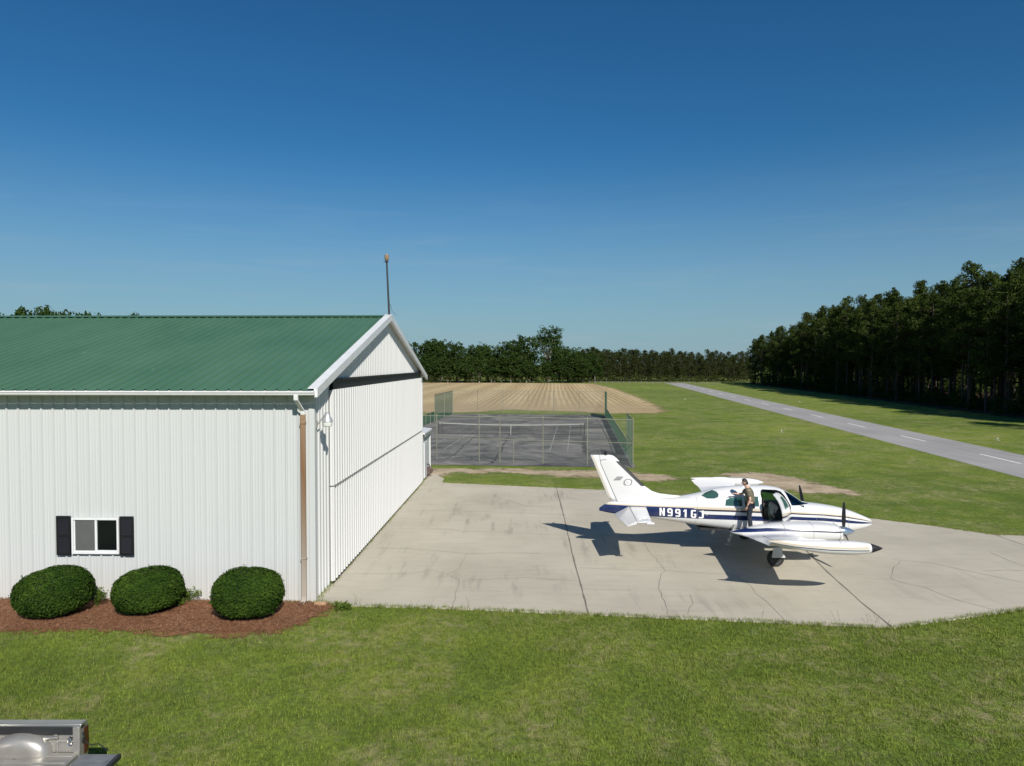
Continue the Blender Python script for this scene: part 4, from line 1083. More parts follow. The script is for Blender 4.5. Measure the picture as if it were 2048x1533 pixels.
# local: x forwards (to the left of the picture), -y is the far side of the bed
RT, FZ, BL = tc.z - ZL, 0.88, 2.0
for s_ in (-1, 1):
    m = MB(); m.loft([[(x, s_ * y, z) for y, z in ((0.80, RT - 0.03), (0.81, RT), (0.955, RT - 0.005), (0.975, RT - 0.06), (0.98, 0.85), (0.95, 0.50), (0.90, 0.48), (0.90, RT - 0.08), (0.80, RT - 0.08))] for x in (0.0, 0.9, BL)])
    m.build('bed_side', M_paint, truck, bevel=0.008)
m = MB()
m.span((0.02, -0.80, FZ - 0.06), (BL, 0.80, FZ))
for k in range(9): m.span((0.06, -0.72 + 0.18 * k - 0.045, FZ), (BL - 0.05, -0.72 + 0.18 * k + 0.045, FZ + 0.014))
for s_ in (-1, 1):
    m.prism([(0.10, s_ * 0.88, FZ), (0.10, s_ * 0.80, FZ), (0.10, s_ * 0.84, RT - 0.09), (0.10, s_ * 0.88, RT - 0.09)], (BL - 0.1, 0, 0))
    m.prism([(0.10, s_ * 0.845, RT - 0.24), (0.10, s_ * 0.80, RT - 0.25), (0.10, s_ * 0.80, RT - 0.27), (0.10, s_ * 0.835, RT - 0.29)], (BL - 0.1, 0, 0))
    for x in (0.36, 0.66, 0.95, 1.25): m.span((x, min(s_ * 0.80, s_ * 0.87), RT - 0.24), (x + 0.05, max(s_ * 0.80, s_ * 0.87), RT - 0.085))
    m.span((0.34, min(s_ * 0.79, s_ * 0.87), FZ), (0.385, max(s_ * 0.79, s_ * 0.87), RT - 0.26))
    m.span((0.0, min(s_ * 0.76, s_ * 0.90), FZ - 0.1), (0.10, max(s_ * 0.76, s_ * 0.90), RT - 0.03))
m.span((BL - 0.03, -0.85, FZ), (BL, 0.85, RT))
m.build('bed_liner', M_bed, truck, bevel=0.01)
for s_ in (-1, 1):
    m = MB(); rings = []
    for k in range(13):
        a = math.pi * k / 12; rings.append([(0.86 + 0.44 * math.cos(a) * q, s_ * y, FZ + 0.30 * (math.sin(a) ** 0.8) * q) for q, y in ((1.0, 0.86), (1.0, 0.74), (0.95, 0.67), (0.82, 0.62), (0.5, 0.605), (0.05, 0.60))])
    nR = 6
    vs = [v for r_ in rings for v in r_]; m.add(vs, [[i * nR + k, i * nR + k + 1, (i + 1) * nR + k + 1, (i + 1) * nR + k] for i in range(12) for k in range(nR - 1)])
    m.build('wheel_house', M_bed, truck, angle=60)
    m = MB(); m.span((0.12, min(s_ * .785, s_ * .81), RT - 0.15), (BL, max(s_ * .785, s_ * .81), RT - 0.032))  # black strip paints the shade in the gap under the rail
    m.tube([(0.16, s_ * 0.83, RT - 0.10), (0.5, s_ * 0.80, RT - 0.11), (0.8, s_ * 0.83, RT - 0.10)], 0.012, 6); m.build('rail_shade_strip', M_blackpl_shade, truck, bevel=0.006)
    m = MB(); m.loft([[(x, s_ * y, z) for y, z in ((0.87, RT - 0.09), (0.97, RT - 0.09), (0.985, RT - 0.3), (0.97, FZ - 0.06), (0.87, FZ - 0.06))] for x in (0.001, -0.006, -0.012)]); m.build('tail_light', M_red, truck, bevel=0.01)
    m = MB(); m.tube([(0.02, s_ * 0.845, RT - 0.12), (-0.02, s_ * 0.84, RT - 0.16), (-0.012, s_ * 0.86, RT - 0.28), (-0.10, s_ * 0.885, RT - 0.36), (-0.22, s_ * 0.86, FZ + 0.1), (-0.4, s_ * 0.8, FZ + 0.03)], 0.008, 6); m.build('gate_cable', M_blackpl_shade, truck)
    m = MB(); m.cyl((0.15, s_ * 0.80, FZ + 0.22), (0.15, s_ * 0.76, FZ + 0.22), 0.03, n=10); m.tube([(0.15 + 0.028 * math.cos(a), s_ * 0.765, FZ + 0.17 + 0.04 * math.sin(a)) for a in [k * math.pi / 6 for k in range(13)]], 0.008, 6); m.build('tie_down', M_chrome, truck)
m = MB(); m.span((-0.56, -0.76, FZ - 0.06), (-0.03, 0.76, FZ - 0.004)); m.span((-0.52, -0.62, FZ - 0.004), (-0.10, 0.62, FZ + 0.004))
tg = m.build('tailgate', M_gate, truck, bevel=0.015)
m = MB()
for k in range(8): m.span((-0.50, -0.56 + 0.16 * k - 0.012, FZ + 0.004), (-0.12, -0.56 + 0.16 * k + 0.012, FZ + 0.012))
m.build('ribs', M_gate, tg, bevel=0.004)
m = MB(); m.span((-0.62, -0.77, FZ - 0.075), (-0.56, 0.77, FZ + 0.006)); m.build('edge_cap', M_blackpl_shade, tg, bevel=0.015)
for s_ in (-1, 1):
    m = MB(); m.loft([[(x, s_ * (0.805 - 0.03 * k_), z - 0.02 * k_) for k_, z in ((0, RT - 0.17), (1, RT - 0.17), (1, RT - 0.20), (0, RT - 0.20))] for x in (0.34, 0.72)]); m.build('cargo_bracket', M_paint, truck, bevel=0.004)
    m = MB(); m.cyl((-0.006, s_ * 0.84, RT - 0.16), (-0.02, s_ * 0.84, RT - 0.16), 0.022, n=10); m.span((-0.02, min(s_ * .82, s_ * .86), RT - 0.30), (0.0, max(s_ * .82, s_ * .86), RT - 0.22)); m.build('gate_latch', M_blackpl_shade, truck, bevel=0.004)
m = MB(); m.span((-0.16, -0.92, 0.42), (0.02, 0.92, 0.60)); m.build('bumper', M_chrome, truck, bevel=0.03)
m = MB()
cabp = [(2.06, 0.5), (2.06, 1.12), (2.15, 1.32), (2.35, 1.72), (2.6, 1.80), (3.6, 1.80), (4.0, 1.68), (4.45, 1.24), (5.45, 1.12), (5.6, 1.0), (5.62, 0.5)]
m.loft([[(x, y * (1.0 if z < 1.3 else 0.86), z) for x, z in cabp] for y in (-0.97, -0.9, 0.9, 0.97)]); cabo = m.build('cab', M_paint, truck, bevel=0.03)
m = MB()
for s_ in (-1, 1):
    m.prism([(2.5, s_ * 0.845, 1.30), (3.3, s_ * 0.845, 1.30), (3.3, s_ * 0.845, 1.70), (2.62, s_ * 0.845, 1.70)], (0, s_ * 0.012, 0)); m.prism([(3.4, s_ * 0.845, 1.30), (4.25, s_ * 0.845, 1.30), (3.92, s_ * 0.845, 1.66), (3.4, s_ * 0.845, 1.70)], (0, s_ * 0.012, 0))
m.build('window', M_black, cabo, smooth=False)
for x in (0.86, 4.75):
    for s_ in (-1, 1):
        m = MB(); m.lathe([(0.2, -0.1), (0.36, -0.11), (0.39, -0.06), (0.39, 0.06), (0.36, 0.11), (0.2, 0.1)], (x, s_ * 0.86, 0.39), 'y'); wh = m.build('wheel', M_rubber, truck)
        m = MB(); m.lathe([(0.03, s_ * 0.09), (0.2, s_ * 0.105), (0.23, s_ * 0.112), (0.22, s_ * 0.05)], (x, s_ * 0.86, 0.39), 'y'); m.build('rim', M_alu, wh)

# ------------------------------------------------------------------ aeroplane
WHITE = (0.64, 0.64, 0.635); NAVY = (0.007, 0.017, 0.080); TAN = (0.56, 0.475, 0.36); INK = (0.012, 0.012, 0.03)
PY0 = 24.95; PX0 = 8.78
plane = empty('aeroplane', (PX0, PY0, 0.0), R(-3.0)); tag(plane, 'white and navy twin-engine propeller aeroplane parked on the concrete with its door open', 'aeroplane')
def paint_out(t, c):
    nz = t.noise(t.obj(), 2.5, 4); c = t.mix(t.math('MULTIPLY', t.mr(nz, 0.5, 0.8), 0.07), c, (0.35, 0.34, 0.30))
    return t.pbr(c, 0.28, 0.0, None, 0.45)
# fuselage livery, painted by height below a sheer line
t = NT('fuselage_livery'); x, y, z = t.xyz(t.obj())
zt = t.curve(x, [(-6, 1.70), (-4.6, 1.675), (-3.0, 1.67), (-1.2, 1.66), (0.0, 1.63), (0.9, 1.565), (2.0, 1.50), (2.8, 1.41), (3.4, 1.275), (3.75, 1.17), (4.0, 1.115)], -6, 4, 0.5, 2.0)
sc_ = t.curve(x, [(-6, 1.0), (0.2, 1.0), (0.9, 0.70), (2.9, 0.62), (3.4, 0.45), (3.75, 0.22), (4.0, 0.12)], -6, 4, 0.0, 1.2)
d = t.math('DIVIDE', t.math('SUBTRACT', zt, z), sc_)
band = t.ramp(t.mr(d, -0.1, 0.6), [(0.0, WHITE), (0.1 / 0.7, TAN), (0.175 / 0.7, INK), (0.235 / 0.7, WHITE), (0.345 / 0.7, NAVY), (0.51 / 0.7, WHITE)], 'CONSTANT')
aft = t.ramp(t.mr(d, -0.1, 0.6), [(0.0, WHITE), (0.105 / 0.7, TAN), (0.150 / 0.7, NAVY), (0.510 / 0.7, WHITE)], 'CONSTANT')
notch = t.math('LESS_THAN', x, t.math('MULTIPLY_ADD', d, 1.9, -2.52))
c = t.mix(notch, band, aft)
M_fus = paint_out(t, c)
M_white = paint_out((tt := NT('aircraft_white')), tt.mix(0.0, WHITE, WHITE))
t = NT('nacelle_livery'); x, y, z = t.xyz(t.obj())
zc = t.curve(x, [(-1.5, 1.115), (-1.0, 1.20), (-0.4, 1.265), (0.2, 1.285), (1.0, 1.265), (2.1, 1.225)], -1.5, 2.1, 0.9, 1.6)
hwid = t.curve(x, [(-1.5, 0.012), (-1.0, 0.05), (-0.3, 0.05), (0.4, 0.032), (1.0, 0.022), (2.1, 0.02)], -1.5, 2.1, 0, 0.1)
q = t.math('LESS_THAN', t.math('ABSOLUTE', t.math('SUBTRACT', z, zc)), hwid)
col = t.mix(t.mr(x, 0.2, 0.8), NAVY, INK)
lou = t.math('MULTIPLY', t.math('MULTIPLY', t.math('GREATER_THAN', x, 0.2), t.math('LESS_THAN', x, 1.2)), t.math('LESS_THAN', t.math('FRACT', t.math('MULTIPLY', x, 6.5)), 0.4))
col = t.mix(t.math('MULTIPLY', lou, 0.3), col, (0.12, 0.12, 0.13))
M_nac = paint_out(t, t.mix(q, WHITE, col))
t = NT('tip_tank_livery'); x, y, z = t.xyz(t.obj())
dz = t.math('SUBTRACT', z, t.curve(x, [(-1.5, 1.74), (-0.7, 1.645), (0.3, 1.585), (1.7, 1.57)], -1.5, 1.7, 1.3, 2.0))
band = t.ramp(t.mr(dz, -0.3, 0.3), [(0.0, WHITE), (0.40, INK), (0.445, WHITE), (0.495, TAN), (0.595, WHITE)], 'CONSTANT')
M_tank = paint_out(t, t.mix(t.math('MAXIMUM', t.math('GREATER_THAN', x, 1.3), t.math('LESS_THAN', t.math('ABSOLUTE', y), 5.42)), band, WHITE))
t = NT('fin_paint'); x, y, z = t.xyz(t.obj())
te = t.math('SUBTRACT', x, t.math('MULTIPLY_ADD', t.math('SUBTRACT', z, 1.785), -0.4211, -5.30))
c = t.mix(t.math('LESS_THAN', t.math('ABSOLUTE', t.math('SUBTRACT', te, 0.055)), 0.022), WHITE, TAN)
M_fin = paint_out(t, c)
M_blackpt = plain('black_boot', (0.012, 0.012, 0.014), 0.5); M_prop = plain('black_propeller', (0.016, 0.016, 0.018), 0.4)
M_grey = plain('grey_decal', (0.26, 0.265, 0.27), 0.45, var=0.04); M_decal = plain('white_decal', (0.82, 0.82, 0.81), 0.4, var=0.02)
M_gear = plain('gear_paint', (0.50, 0.505, 0.50), 0.45, var=0.12); M_oleo = plain('oleo_chrome', (0.7, 0.7, 0.7), 0.18, 1.0)
M_cabin = plain('dark_cabin', (0.022, 0.022, 0.025), 0.85, var=0.3); M_lining = plain('cabin_lining', (0.30, 0.29, 0.26), 0.9); M_seat = plain('seat_leather', (0.05, 0.048, 0.045), 0.6, var=0.3); M_pale = plain('pale_headliner', (0.45, 0.44, 0.40), 0.9)
M_seam = plain('panel_seam', (0.25, 0.25, 0.25), 0.6); M_spin = plain('polished_spinner', (0.50, 0.58, 0.68), 0.2, 0.85)

FX = [-5.67, -5.30, -4.60, -3.80, -2.80, -2.20, -1.60, -0.80, 0.0, 0.50, 0.80, 1.15, 1.45, 2.0, 2.6, 3.1, 3.5, 3.75, 3.88]
FT = [1.50, 1.72, 1.765, 1.83, 1.955, 2.07, 2.24, 2.34, 2.36, 2.315, 2.20, 2.00, 1.80, 1.735, 1.64, 1.50, 1.34, 1.225, 1.125]
FB = [1.40, 1.33, 1.25, 1.17, 1.04, 0.96, 0.88, 0.78, 0.72, 0.70, 0.69, 0.69, 0.69, 0.70, 0.74, 0.80, 0.89, 0.98, 1.07]
FH = [0.03, 0.10, 0.20, 0.30, 0.43, 0.51, 0.575, 0.615, 0.625, 0.625, 0.62, 0.61, 0.585, 0.52, 0.44, 0.34, 0.235, 0.14, 0.03]
FC = [1.45, 1.50, 1.49, 1.47, 1.45, 1.43, 1.41, 1.40, 1.38, 1.36, 1.35, 1.33, 1.30, 1.27, 1.22, 1.16, 1.12, 1.10, 1.097]
def fpar(x): return [pchip(FX, T, x) for T in (FT, FB, FH, FC)]
NU, NLW = 2.15, 3.2
def fside(x, z):
    zt_, zb_, h_, zc_ = fpar(x)
    r_, n_ = ((z - zc_) / (zt_ - zc_), NU) if z > zc_ else ((zc_ - z) / (zc_ - zb_), NLW)
    return h_ * max(0.0, 1 - min(1, abs(r_)) ** n_) ** (1 / n_)
def ring(x, inset=0.0, n=56):
    zt_, zb_, h_, zc_ = fpar(x); P = []
    for k in range(n):
        a = 2 * math.pi * k / n; c_, s_ = math.cos(a), math.sin(a); n_ = NU if s_ > 0 else NLW
        P.append(Vector((x, (h_ - inset) * math.copysign(abs(c_) ** (2 / n_), c_), zc_ + ((zt_ - zc_ if s_ > 0 else zc_ - zb_) - inset) * math.copysign(abs(s_) ** (2 / n_), s_))))
    return P
XS = [-5.67, -5.6, -5.5] + [-5.35 + 0.15 * k for k in range(59)] + [3.56, 3.64, 3.72, 3.78, 3.83, 3.86, 3.88]
def shell(name, o_in, i_in, x0, x1, mats):
    """closed hollow shell between two insets; the inner skin runs x0..x1"""
    me = bpy.data.meshes.new(name); m = MB(); m.loft([ring(x, o_in) for x in XS])
    nf = len(m.f); m2 = MB(); m2.loft([ring(x, i_in) for x in XS if x0 <= x <= x1]); m.add(m2.v, [f[::-1] for f in m2.f])
    bm = bmesh.new(); vs = [bm.verts.new(v) for v in m.v]
    for i, f in enumerate(m.f):
        fc = bm.faces.new([vs[k] for k in f]); fc.material_index = 0 if i < nf else 1; fc.smooth = True
    bm.normal_update(); 
    bm.to_mesh(me); bm.free()
    for q in mats: me.materials.append(q)
    if me.polygons[0].normal.length: 
        p0 = me.polygons[30 * 56 + 5]
        if p0.normal.dot(p0.center - Vector((p0.center.x, 0, fpar(p0.center.x)[3]))) < 0: me.flip_normals()
    return link(name, me, plane)
def cutter(poly, y0, y1, mat=None):
    m = MB(); m.prism([(x, y0, z) for x, z in poly], (0, y1 - y0, 0)); return m.build('cutter', mat or M_white, plane, smooth=False)
DOOR = [(-0.12, 1.40), (-0.04, 1.31), (0.10, 1.265), (0.80, 1.265), (0.86, 1.33), (0.865, 1.75), (0.70, 2.08), (0.60, 2.20), (0.45, 2.25), (-0.02, 2.27), (-0.10, 2.23), (-0.13, 2.12)]
DWIN = [(0.20, 1.74), (0.76, 1.74), (0.60, 2.06), (0.50, 2.13), (0.20, 2.14)]
MIDW = [(-0.70, 1.72), (-0.22, 1.72), (-0.22, 2.055), (-0.70, 2.03)]
AFTW = [(-1.36, 1.73), (-0.78, 1.72), (-0.78, 2.025), (-1.18, 1.99), (-1.33, 1.92)]
REAR = [(-2.12, 2.025), (-1.95, 1.945), (-1.72, 1.95), (-1.58, 2.00), (-1.545, 2.09), (-1.60, 2.17), (-1.72, 2.20), (-1.95, 2.12)]
PILW = [(-0.10, 1.74), (0.76, 1.74), (0.60, 2.06), (0.50, 2.13), (-0.05, 2.14)]
WSH = [(0.68, 2.40), (0.90, 1.755), (1.60, 1.755), (1.66, 2.44)]
fus = shell('fuselage', 0.0, 0.045, -2.6, 2.0, [M_fus, M_lining])
boolean(fus, cutter(DOOR, -1, -0.05), 'DIFFERENCE')
holes = [(MIDW, -1, -0.1), (AFTW, -1, -0.1), (REAR, -1, -0.05), (MIDW, 0.1, 1), (AFTW, 0.1, 1), (REAR, 0.05, 1), (PILW, 0.1, 1), (WSH, -0.95, -0.02), (WSH, 0.02, 0.95)]
for h_ in holes: boolean(fus, cutter(*h_), 'DIFFERENCE')
def pane(poly, y0, y1, mat, parent, name='window'):
    o = shell(name, 0.010, 0.020, -5.6, 3.8, [mat, mat]); boolean(o, cutter(poly, y0, y1, mat), 'INTERSECT'); o.parent = parent; return o
for h_ in holes[:6]: pane(*h_, M_glassg, fus)
pane(*holes[6], M_glassg, fus)
for h_ in holes[7:]: pane(*h_, M_glassw, fus, 'windshield')
# cabin door, hinged at its front edge and swung out
door = shell('cabin_door', 0.0, 0.035, -2.6, 2.0, [M_fus, M_cabin])
shr = [(0.372 + (x - 0.372) * 0.975, 1.76 + (z - 1.76) * 0.98) for x, z in DOOR]
boolean(door, cutter(shr, -1, -0.05), 'INTERSECT'); boolean(door, cutter(DWIN, -1, -0.05), 'DIFFERENCE')
pan = pane(DWIN, -1, -0.05, M_glassg, door)
hx, hy = 0.87, -fside(0.87, 1.5) - 0.01
DA = R(57)
def swing(o): o.matrix_local = Matrix.Translation((hx, hy, 0)) @ Matrix.Rotation(DA, 4, 'Z') @ Matrix.Translation((-hx, -hy, 0))
swing(door); 
m = MB(); m.box((-0.02 + .12, -0.60, 1.60), (0.12, 0.02, 0.035)); m.build('handle', M_oleo, door, smooth=False)
# interior
inn = MB(); inn.span((-2.2, -0.48, 0.86), (1.3, 0.48, 0.90)); inn.build('cabin_floor', M_cabin, fus, smooth=False)
for sx in (0.10, -0.85, -1.6):
    for sy in (-0.26, 0.26):
        m = MB(); m.span((sx - 0.05, sy - 0.21, 1.12), (sx + 0.42, sy + 0.21, 1.26)); m.loft([[(sx + a, sy + s_ * w_, z) for a, s_, w_ in ((0, -1, w0), (0.09, -1, w0), (0.09, 1, w0), (0, 1, w0))] for sx_, z, w0 in ((0, 1.2, 0.21), (0, 1.55, 0.21), (0, 1.70, 0.19))])
        m.span((sx + 0.02, sy - 0.1, 1.72), (sx + 0.07, sy + 0.1, 1.86)); m.span((sx + 0.0, sy - 0.16, 0.9), (sx + 0.36, sy + 0.16, 1.12))
        m.build('seat', M_seat, fus, bevel=0.03)
m = MB(); m.prism([(0.92, -0.52, 1.25), (0.92, -0.52, 1.68), (1.02, -0.50, 1.76), (1.35, -0.46, 1.74), (1.35, -0.46, 1.25)], (0, 1.0, 0)); m.build('instrument_panel', M_cabin, fus, smooth=False)
for sy in (-0.26, 0.26):
    m = MB(); m.cyl((0.92, sy, 1.46), (0.76, sy, 1.50), 0.02, n=8); m.tube([(0.75, sy + 0.15 * math.cos(a), 1.50 + 0.11 * math.sin(a)) for a in [math.pi * (-1.1 + 1.2 * k / 12) for k in range(13)]], 0.016, 6); m.build('control_yoke', M_cabin, fus)
# registration letters conformed to the skin
GL = {'N': [[(0, 0), (0, 1), (.2, 1), (.2, 0)], [(.2, 1), (.42, .40), (.42, 0), (.2, .60)], [(.42, 0), (.42, 1), (.62, 1), (.62, 0)]],
      '1': [[(.2, 0), (.2, 1), (.42, 1), (.42, 0)], [(.03, .80), (.03, .66), (.22, .78), (.22, 1)]],
      '9': [[(.12, 1), (.5, 1), (.5, .83), (.12, .83)], [(0, .86), (.12, 1), (.20, .83), (.20, .55), (.12, .40), (0, .52)], [(.12, .40), (.42, .40), (.42, .56), (.12, .56)], [(.42, .83), (.5, 1), (.62, .86), (.62, .14), (.5, 0), (.42, .17)], [(.05, 0), (.5, 0), (.42, .17), (.05, .17)]],
      'G': [[(.12, 1), (.58, 1), (.58, .83), (.18, .83)], [(0, .86), (.12, 1), (.21, .83), (.21, .17), (.12, 0), (0, .14)], [(.12, 0), (.52, 0), (.45, .17), (.18, .17)], [(.42, .17), (.52, 0), (.62, .14), (.62, .54), (.42, .54)], [(.32, .40), (.32, .54), (.45, .54), (.45, .40)]],
      'J': [[(.36, 1), (.58, 1), (.58, .14), (.36, .17)], [(.58, .14), (.46, 0), (.30, .17), (.36, .17)], [(.0, 0), (.46, 0), (.36, .17), (.0, .17)]]}
def side_letters(txt, x0, z0, hgt, adv, sgn, parent):
    m = MB(); k_ = 0
    for i, ch in enumerate(txt):
        for poly in GL[ch]:
            P = []; n = len(poly)
            k_ += 1
            for a in range(n):
                p, q = poly[a], poly[(a + 1) % n]
                for s_ in range(4): P.append((p[0] + (q[0] - p[0]) * s_ / 4, p[1] + (q[1] - p[1]) * s_ / 4))
            vs = []
            for u, v in P:
                x = x0 + sgn * (adv * i + u * hgt * 1.05); z = z0 + v * hgt - 0.03 * (x - x0) * sgn
                vs.append(Vector((x, -sgn * (fside(x, z) + 0.004 + 0.0012 * (k_ % 4)), z)))
            c_ = sum(vs, Vector()) / len(vs); N = len(vs); c_.y = -sgn * (fside(c_.x, c_.z) + 0.004 + 0.0012 * (k_ % 4))
            m.add(vs + [c_ * 1.0], [[a, (a + 1) % N, N] for a in range(N)])
    return m.build('registration', M_decal, parent, smooth=False)
side_letters('N991GJ', -3.58, 1.315, 0.275, 0.265, 1, fus)
side_letters('N991GJ', -2.02, 1.265, 0.275, 0.265, -1, fus)
# small fuselage fittings
m = MB(); m.prism([(-1.65, -0.01, 0.87), (-1.5, -0.01, 0.86), (-1.62, -0.01, 0.62), (-1.70, -0.01, 0.62)], (0, 0.02, 0)); m.build('belly_aerial', M_white, fus, smooth=False)
m = MB(); m.box((-1.98, -fside(-1.98, 1.39) - 0.002, 1.39), (0.04, 0.01, 0.03)); m.box((-2.35, -fside(-2.35, 1.16) - 0.002, 1.16), (0.03, 0.01, 0.03)); m.build('static_port', M_steel, fus, smooth=False)
m = MB(); m.prism([(-0.6, -0.008, 2.33), (-0.35, -0.008, 2.34), (-0.55, -0.008, 2.50), (-0.62, -0.008, 2.50)], (0, 0.016, 0)); m.build('roof_aerial', M_white, fus, smooth=False)
m = MB()
for s_ in (-1, 1):
    m.tube([(x, s_ * (fside(x, z) + 0.001), z) for x, z in [(-5.0 + 0.25 * k, 1.725 + 0.022 * k) for k in range(11)]], 0.006, 4)
    for pts in ([(1.75, 1.38), (2.35, 1.36), (2.35, 1.05), (1.75, 1.02), (1.75, 1.38)], [(2.9, 1.56), (2.9, 1.3), (2.9, 1.0)], [(-2.3, 2.03), (-2.3, 1.7), (-2.3, 1.2)]):
        Q = [(a[0] + (b_[0] - a[0]) * k / 5, a[1] + (b_[1] - a[1]) * k / 5) for a, b_ in zip(pts[:-1], pts[1:]) for k in range(6)]
        Q = [q for i, q in enumerate(Q) if i == 0 or q != Q[i - 1]]
        m.tube([(x, s_ * (fside(x, z) + 0.001), z) for x, z in Q], 0.005, 4)
m.build('seam', M_seam, fus)

# tail
def slab(name, outline, mat, parent, thick, axis='y', c=0.0, edge=0.35):
    """flat aerofoil: outline polygon inset for a rounded rim, thick in the middle"""
    P = [Vector((p[0], p[1], 0)) for p in outline]; n = len(P); cen = sum(P, Vector()) / n
    def inset(k): return [cen + (p - cen) * k for p in P]
    ar = sum(P[i].x * P[(i + 1) % n].y - P[(i + 1) % n].x * P[i].y for i in range(n))
    rings = [(1.0, 0.12), (0.97, 0.55), (0.88, 0.85), (0.6, 1.0)]
    m = MB(); R_ = []
    for sg in (1, -1):
        for k, w_ in (rings if sg == 1 else rings[::-1]):
            if axis == 'y': R_.append([(p.x, c + sg * thick / 2 * w_, p.y) for p in inset(k)])
            else: R_.append([(p.x, p.y, c + sg * thick / 2 * w_) for p in inset(k)])
    # order: top small -> rim -> bottom small
    up, dn = R_[:4], R_[4:]
    m.loft(up[::-1] + dn[::-1]); return m.build(name, mat, parent, angle=50)
FLE = ([1.72, 1.85, 1.93, 1.98, 2.03, 2.12, 2.27, 3.33, 3.37, 3.40], [-2.38, -2.38, -2.45, -2.95, -3.50, -3.80, -4.02, -5.11, -5.17, -5.30]); FTE = ([1.72, 3.12, 3.40], [-5.02, -5.62, -5.66])
fle = lambda z: float(np.interp(z, *FLE)); fte = lambda z: float(np.interp(z, *FTE))
def fin_half(z, d):
    ch = fle(z) - fte(z); u = min(1.0, max(0.0, d / ch)); tk = min(0.075, 0.045 * ch + 0.018) * (1.0 if z < 3.36 else 0.7)
    return tk * (math.sqrt(min(1.0, u / 0.30)) if u < 0.30 else 1 - 0.45 * ((u - 0.30) / 0.70) ** 2)
m = MB(); R_ = []
for z in [1.72, 1.80, 1.88, 1.93, 1.96, 2.0, 2.04, 2.08, 2.12, 2.18, 2.27, 2.5, 2.8, 3.1, 3.33, 3.37, 3.40]:
    ch = fle(z) - fte(z); us = [0, 0.02, 0.06, 0.14, 0.30, 0.55, 0.80, 1.0]
    R_.append([(fle(z) - u * ch, -fin_half(z, u * ch), z) for u in us] + [(fle(z) - u * ch, fin_half(z, u * ch), z) for u in us[:0:-1]])
m.loft(R_); fin = m.build('vertical_fin', M_fin, plane, angle=50)
rud = slab('rudder', [(-5.03, 1.73), (-5.31, 1.785), (-5.98, 3.376), (-5.96, 3.40), (-5.675, 3.40), (-5.635, 3.12)], M_fin, fin, 0.10)
bt_ = MB(); bt_.loft([[(fle(z) + 0.008, 0, z)] + [(fle(z) - q, -fin_half(z, q) - 0.006, z) for q in (0.01, 0.04, 0.09, 0.14)] + [(fle(z) - q, fin_half(z, q) + 0.006, z) for q in (0.14, 0.09, 0.04, 0.01)] for z in (2.30, 2.6, 2.9, 3.18)]); bt_.build('deice_boot', M_blackpt, fin, angle=50)
m = MB(); m.lathe([(0.05, 3.40), (0.055, 3.43), (0.06, 3.50), (0.03, 3.53)], (-5.45, 0, 0), n=14); m.build('beacon', M_blackpt, fin)
m = MB(); m.tube([(-5.68, -0.0, 3.38), (-5.72, 0, 3.55)], 0.01, 6); m.tube([(-5.25, 0.0, 3.38), (-5.05, 0, 3.3)], 0.012, 6); m.build('whip_aerial', M_blackpt, fin)
def fin_y(sgn): return sgn * 0.078
for sgn in (-1, 1):
    m = MB(); y_ = fin_y(sgn)
    m.prism([(-5.17, y_, 2.52), (-4.93, y_, 2.52), (-4.82, y_, 2.64), (-5.04, y_, 2.64)], (0, sgn * 0.003, 0)); m.build('stripe_decal', M_grey, fin, smooth=False)
    def octo(w_, h_, cx=-4.66, cz=2.44): return [(cx + a * w_ + b * 0.18 * h_, b * h_ + cz) for a, b in ((-.5, -.25), (-.25, -.5), (.3, -.5), (.5, -.25), (.5, .25), (.25, .5), (-.3, .5), (-.5, .25))]
    m = MB(); m.prism([(x, y_, z) for x, z in octo(0.30, 0.22)], (0, sgn * 0.003, 0)); em = m.build('emblem', M_grey, fin, smooth=False)
    m = MB(); m.prism([(x, y_ + sgn * 0.003, z) for x, z in octo(0.20, 0.15)], (0, sgn * 0.002, 0)); m.prism([(x, y_ + sgn * 0.003, z) for x, z in ((-4.72, 2.36), (-4.60, 2.36), (-4.60, 2.34), (-4.72, 2.34))], (0, sgn * 0.002, 0)); m.build('emblem_field', M_decal, em, smooth=False)
    m = MB()
    for a, b, c_, d_ in ((-4.715, 2.395, -4.695, 2.485), (-4.695, 2.395, -4.655, 2.412), (-4.695, 2.468, -4.655, 2.485), (-4.672, 2.412, -4.655, 2.442), (-4.635, 2.41, -4.618, 2.485), (-4.66 + .05, 2.395, -4.635 + .0, 2.41)):
        m.span((min(a, c_), min(y_ + sgn * .005, y_ + sgn * .007), min(b, d_)), (max(a, c_), max(y_ + sgn * .005, y_ + sgn * .007), max(b, d_)))
    m.build('emblem_letters', M_grey, em, smooth=False)
    m = MB(); m.tube([(-5.02 + 0.0, y_ * .99, 1.74), (-5.625, y_ * 0.8, 3.11)], 0.007, 4); m.tube([(-5.66, y_ * .7, 3.22), (-5.42, y_ * .75, 3.25)], 0.006, 4); m.build('hinge_seam', M_seam, fin)
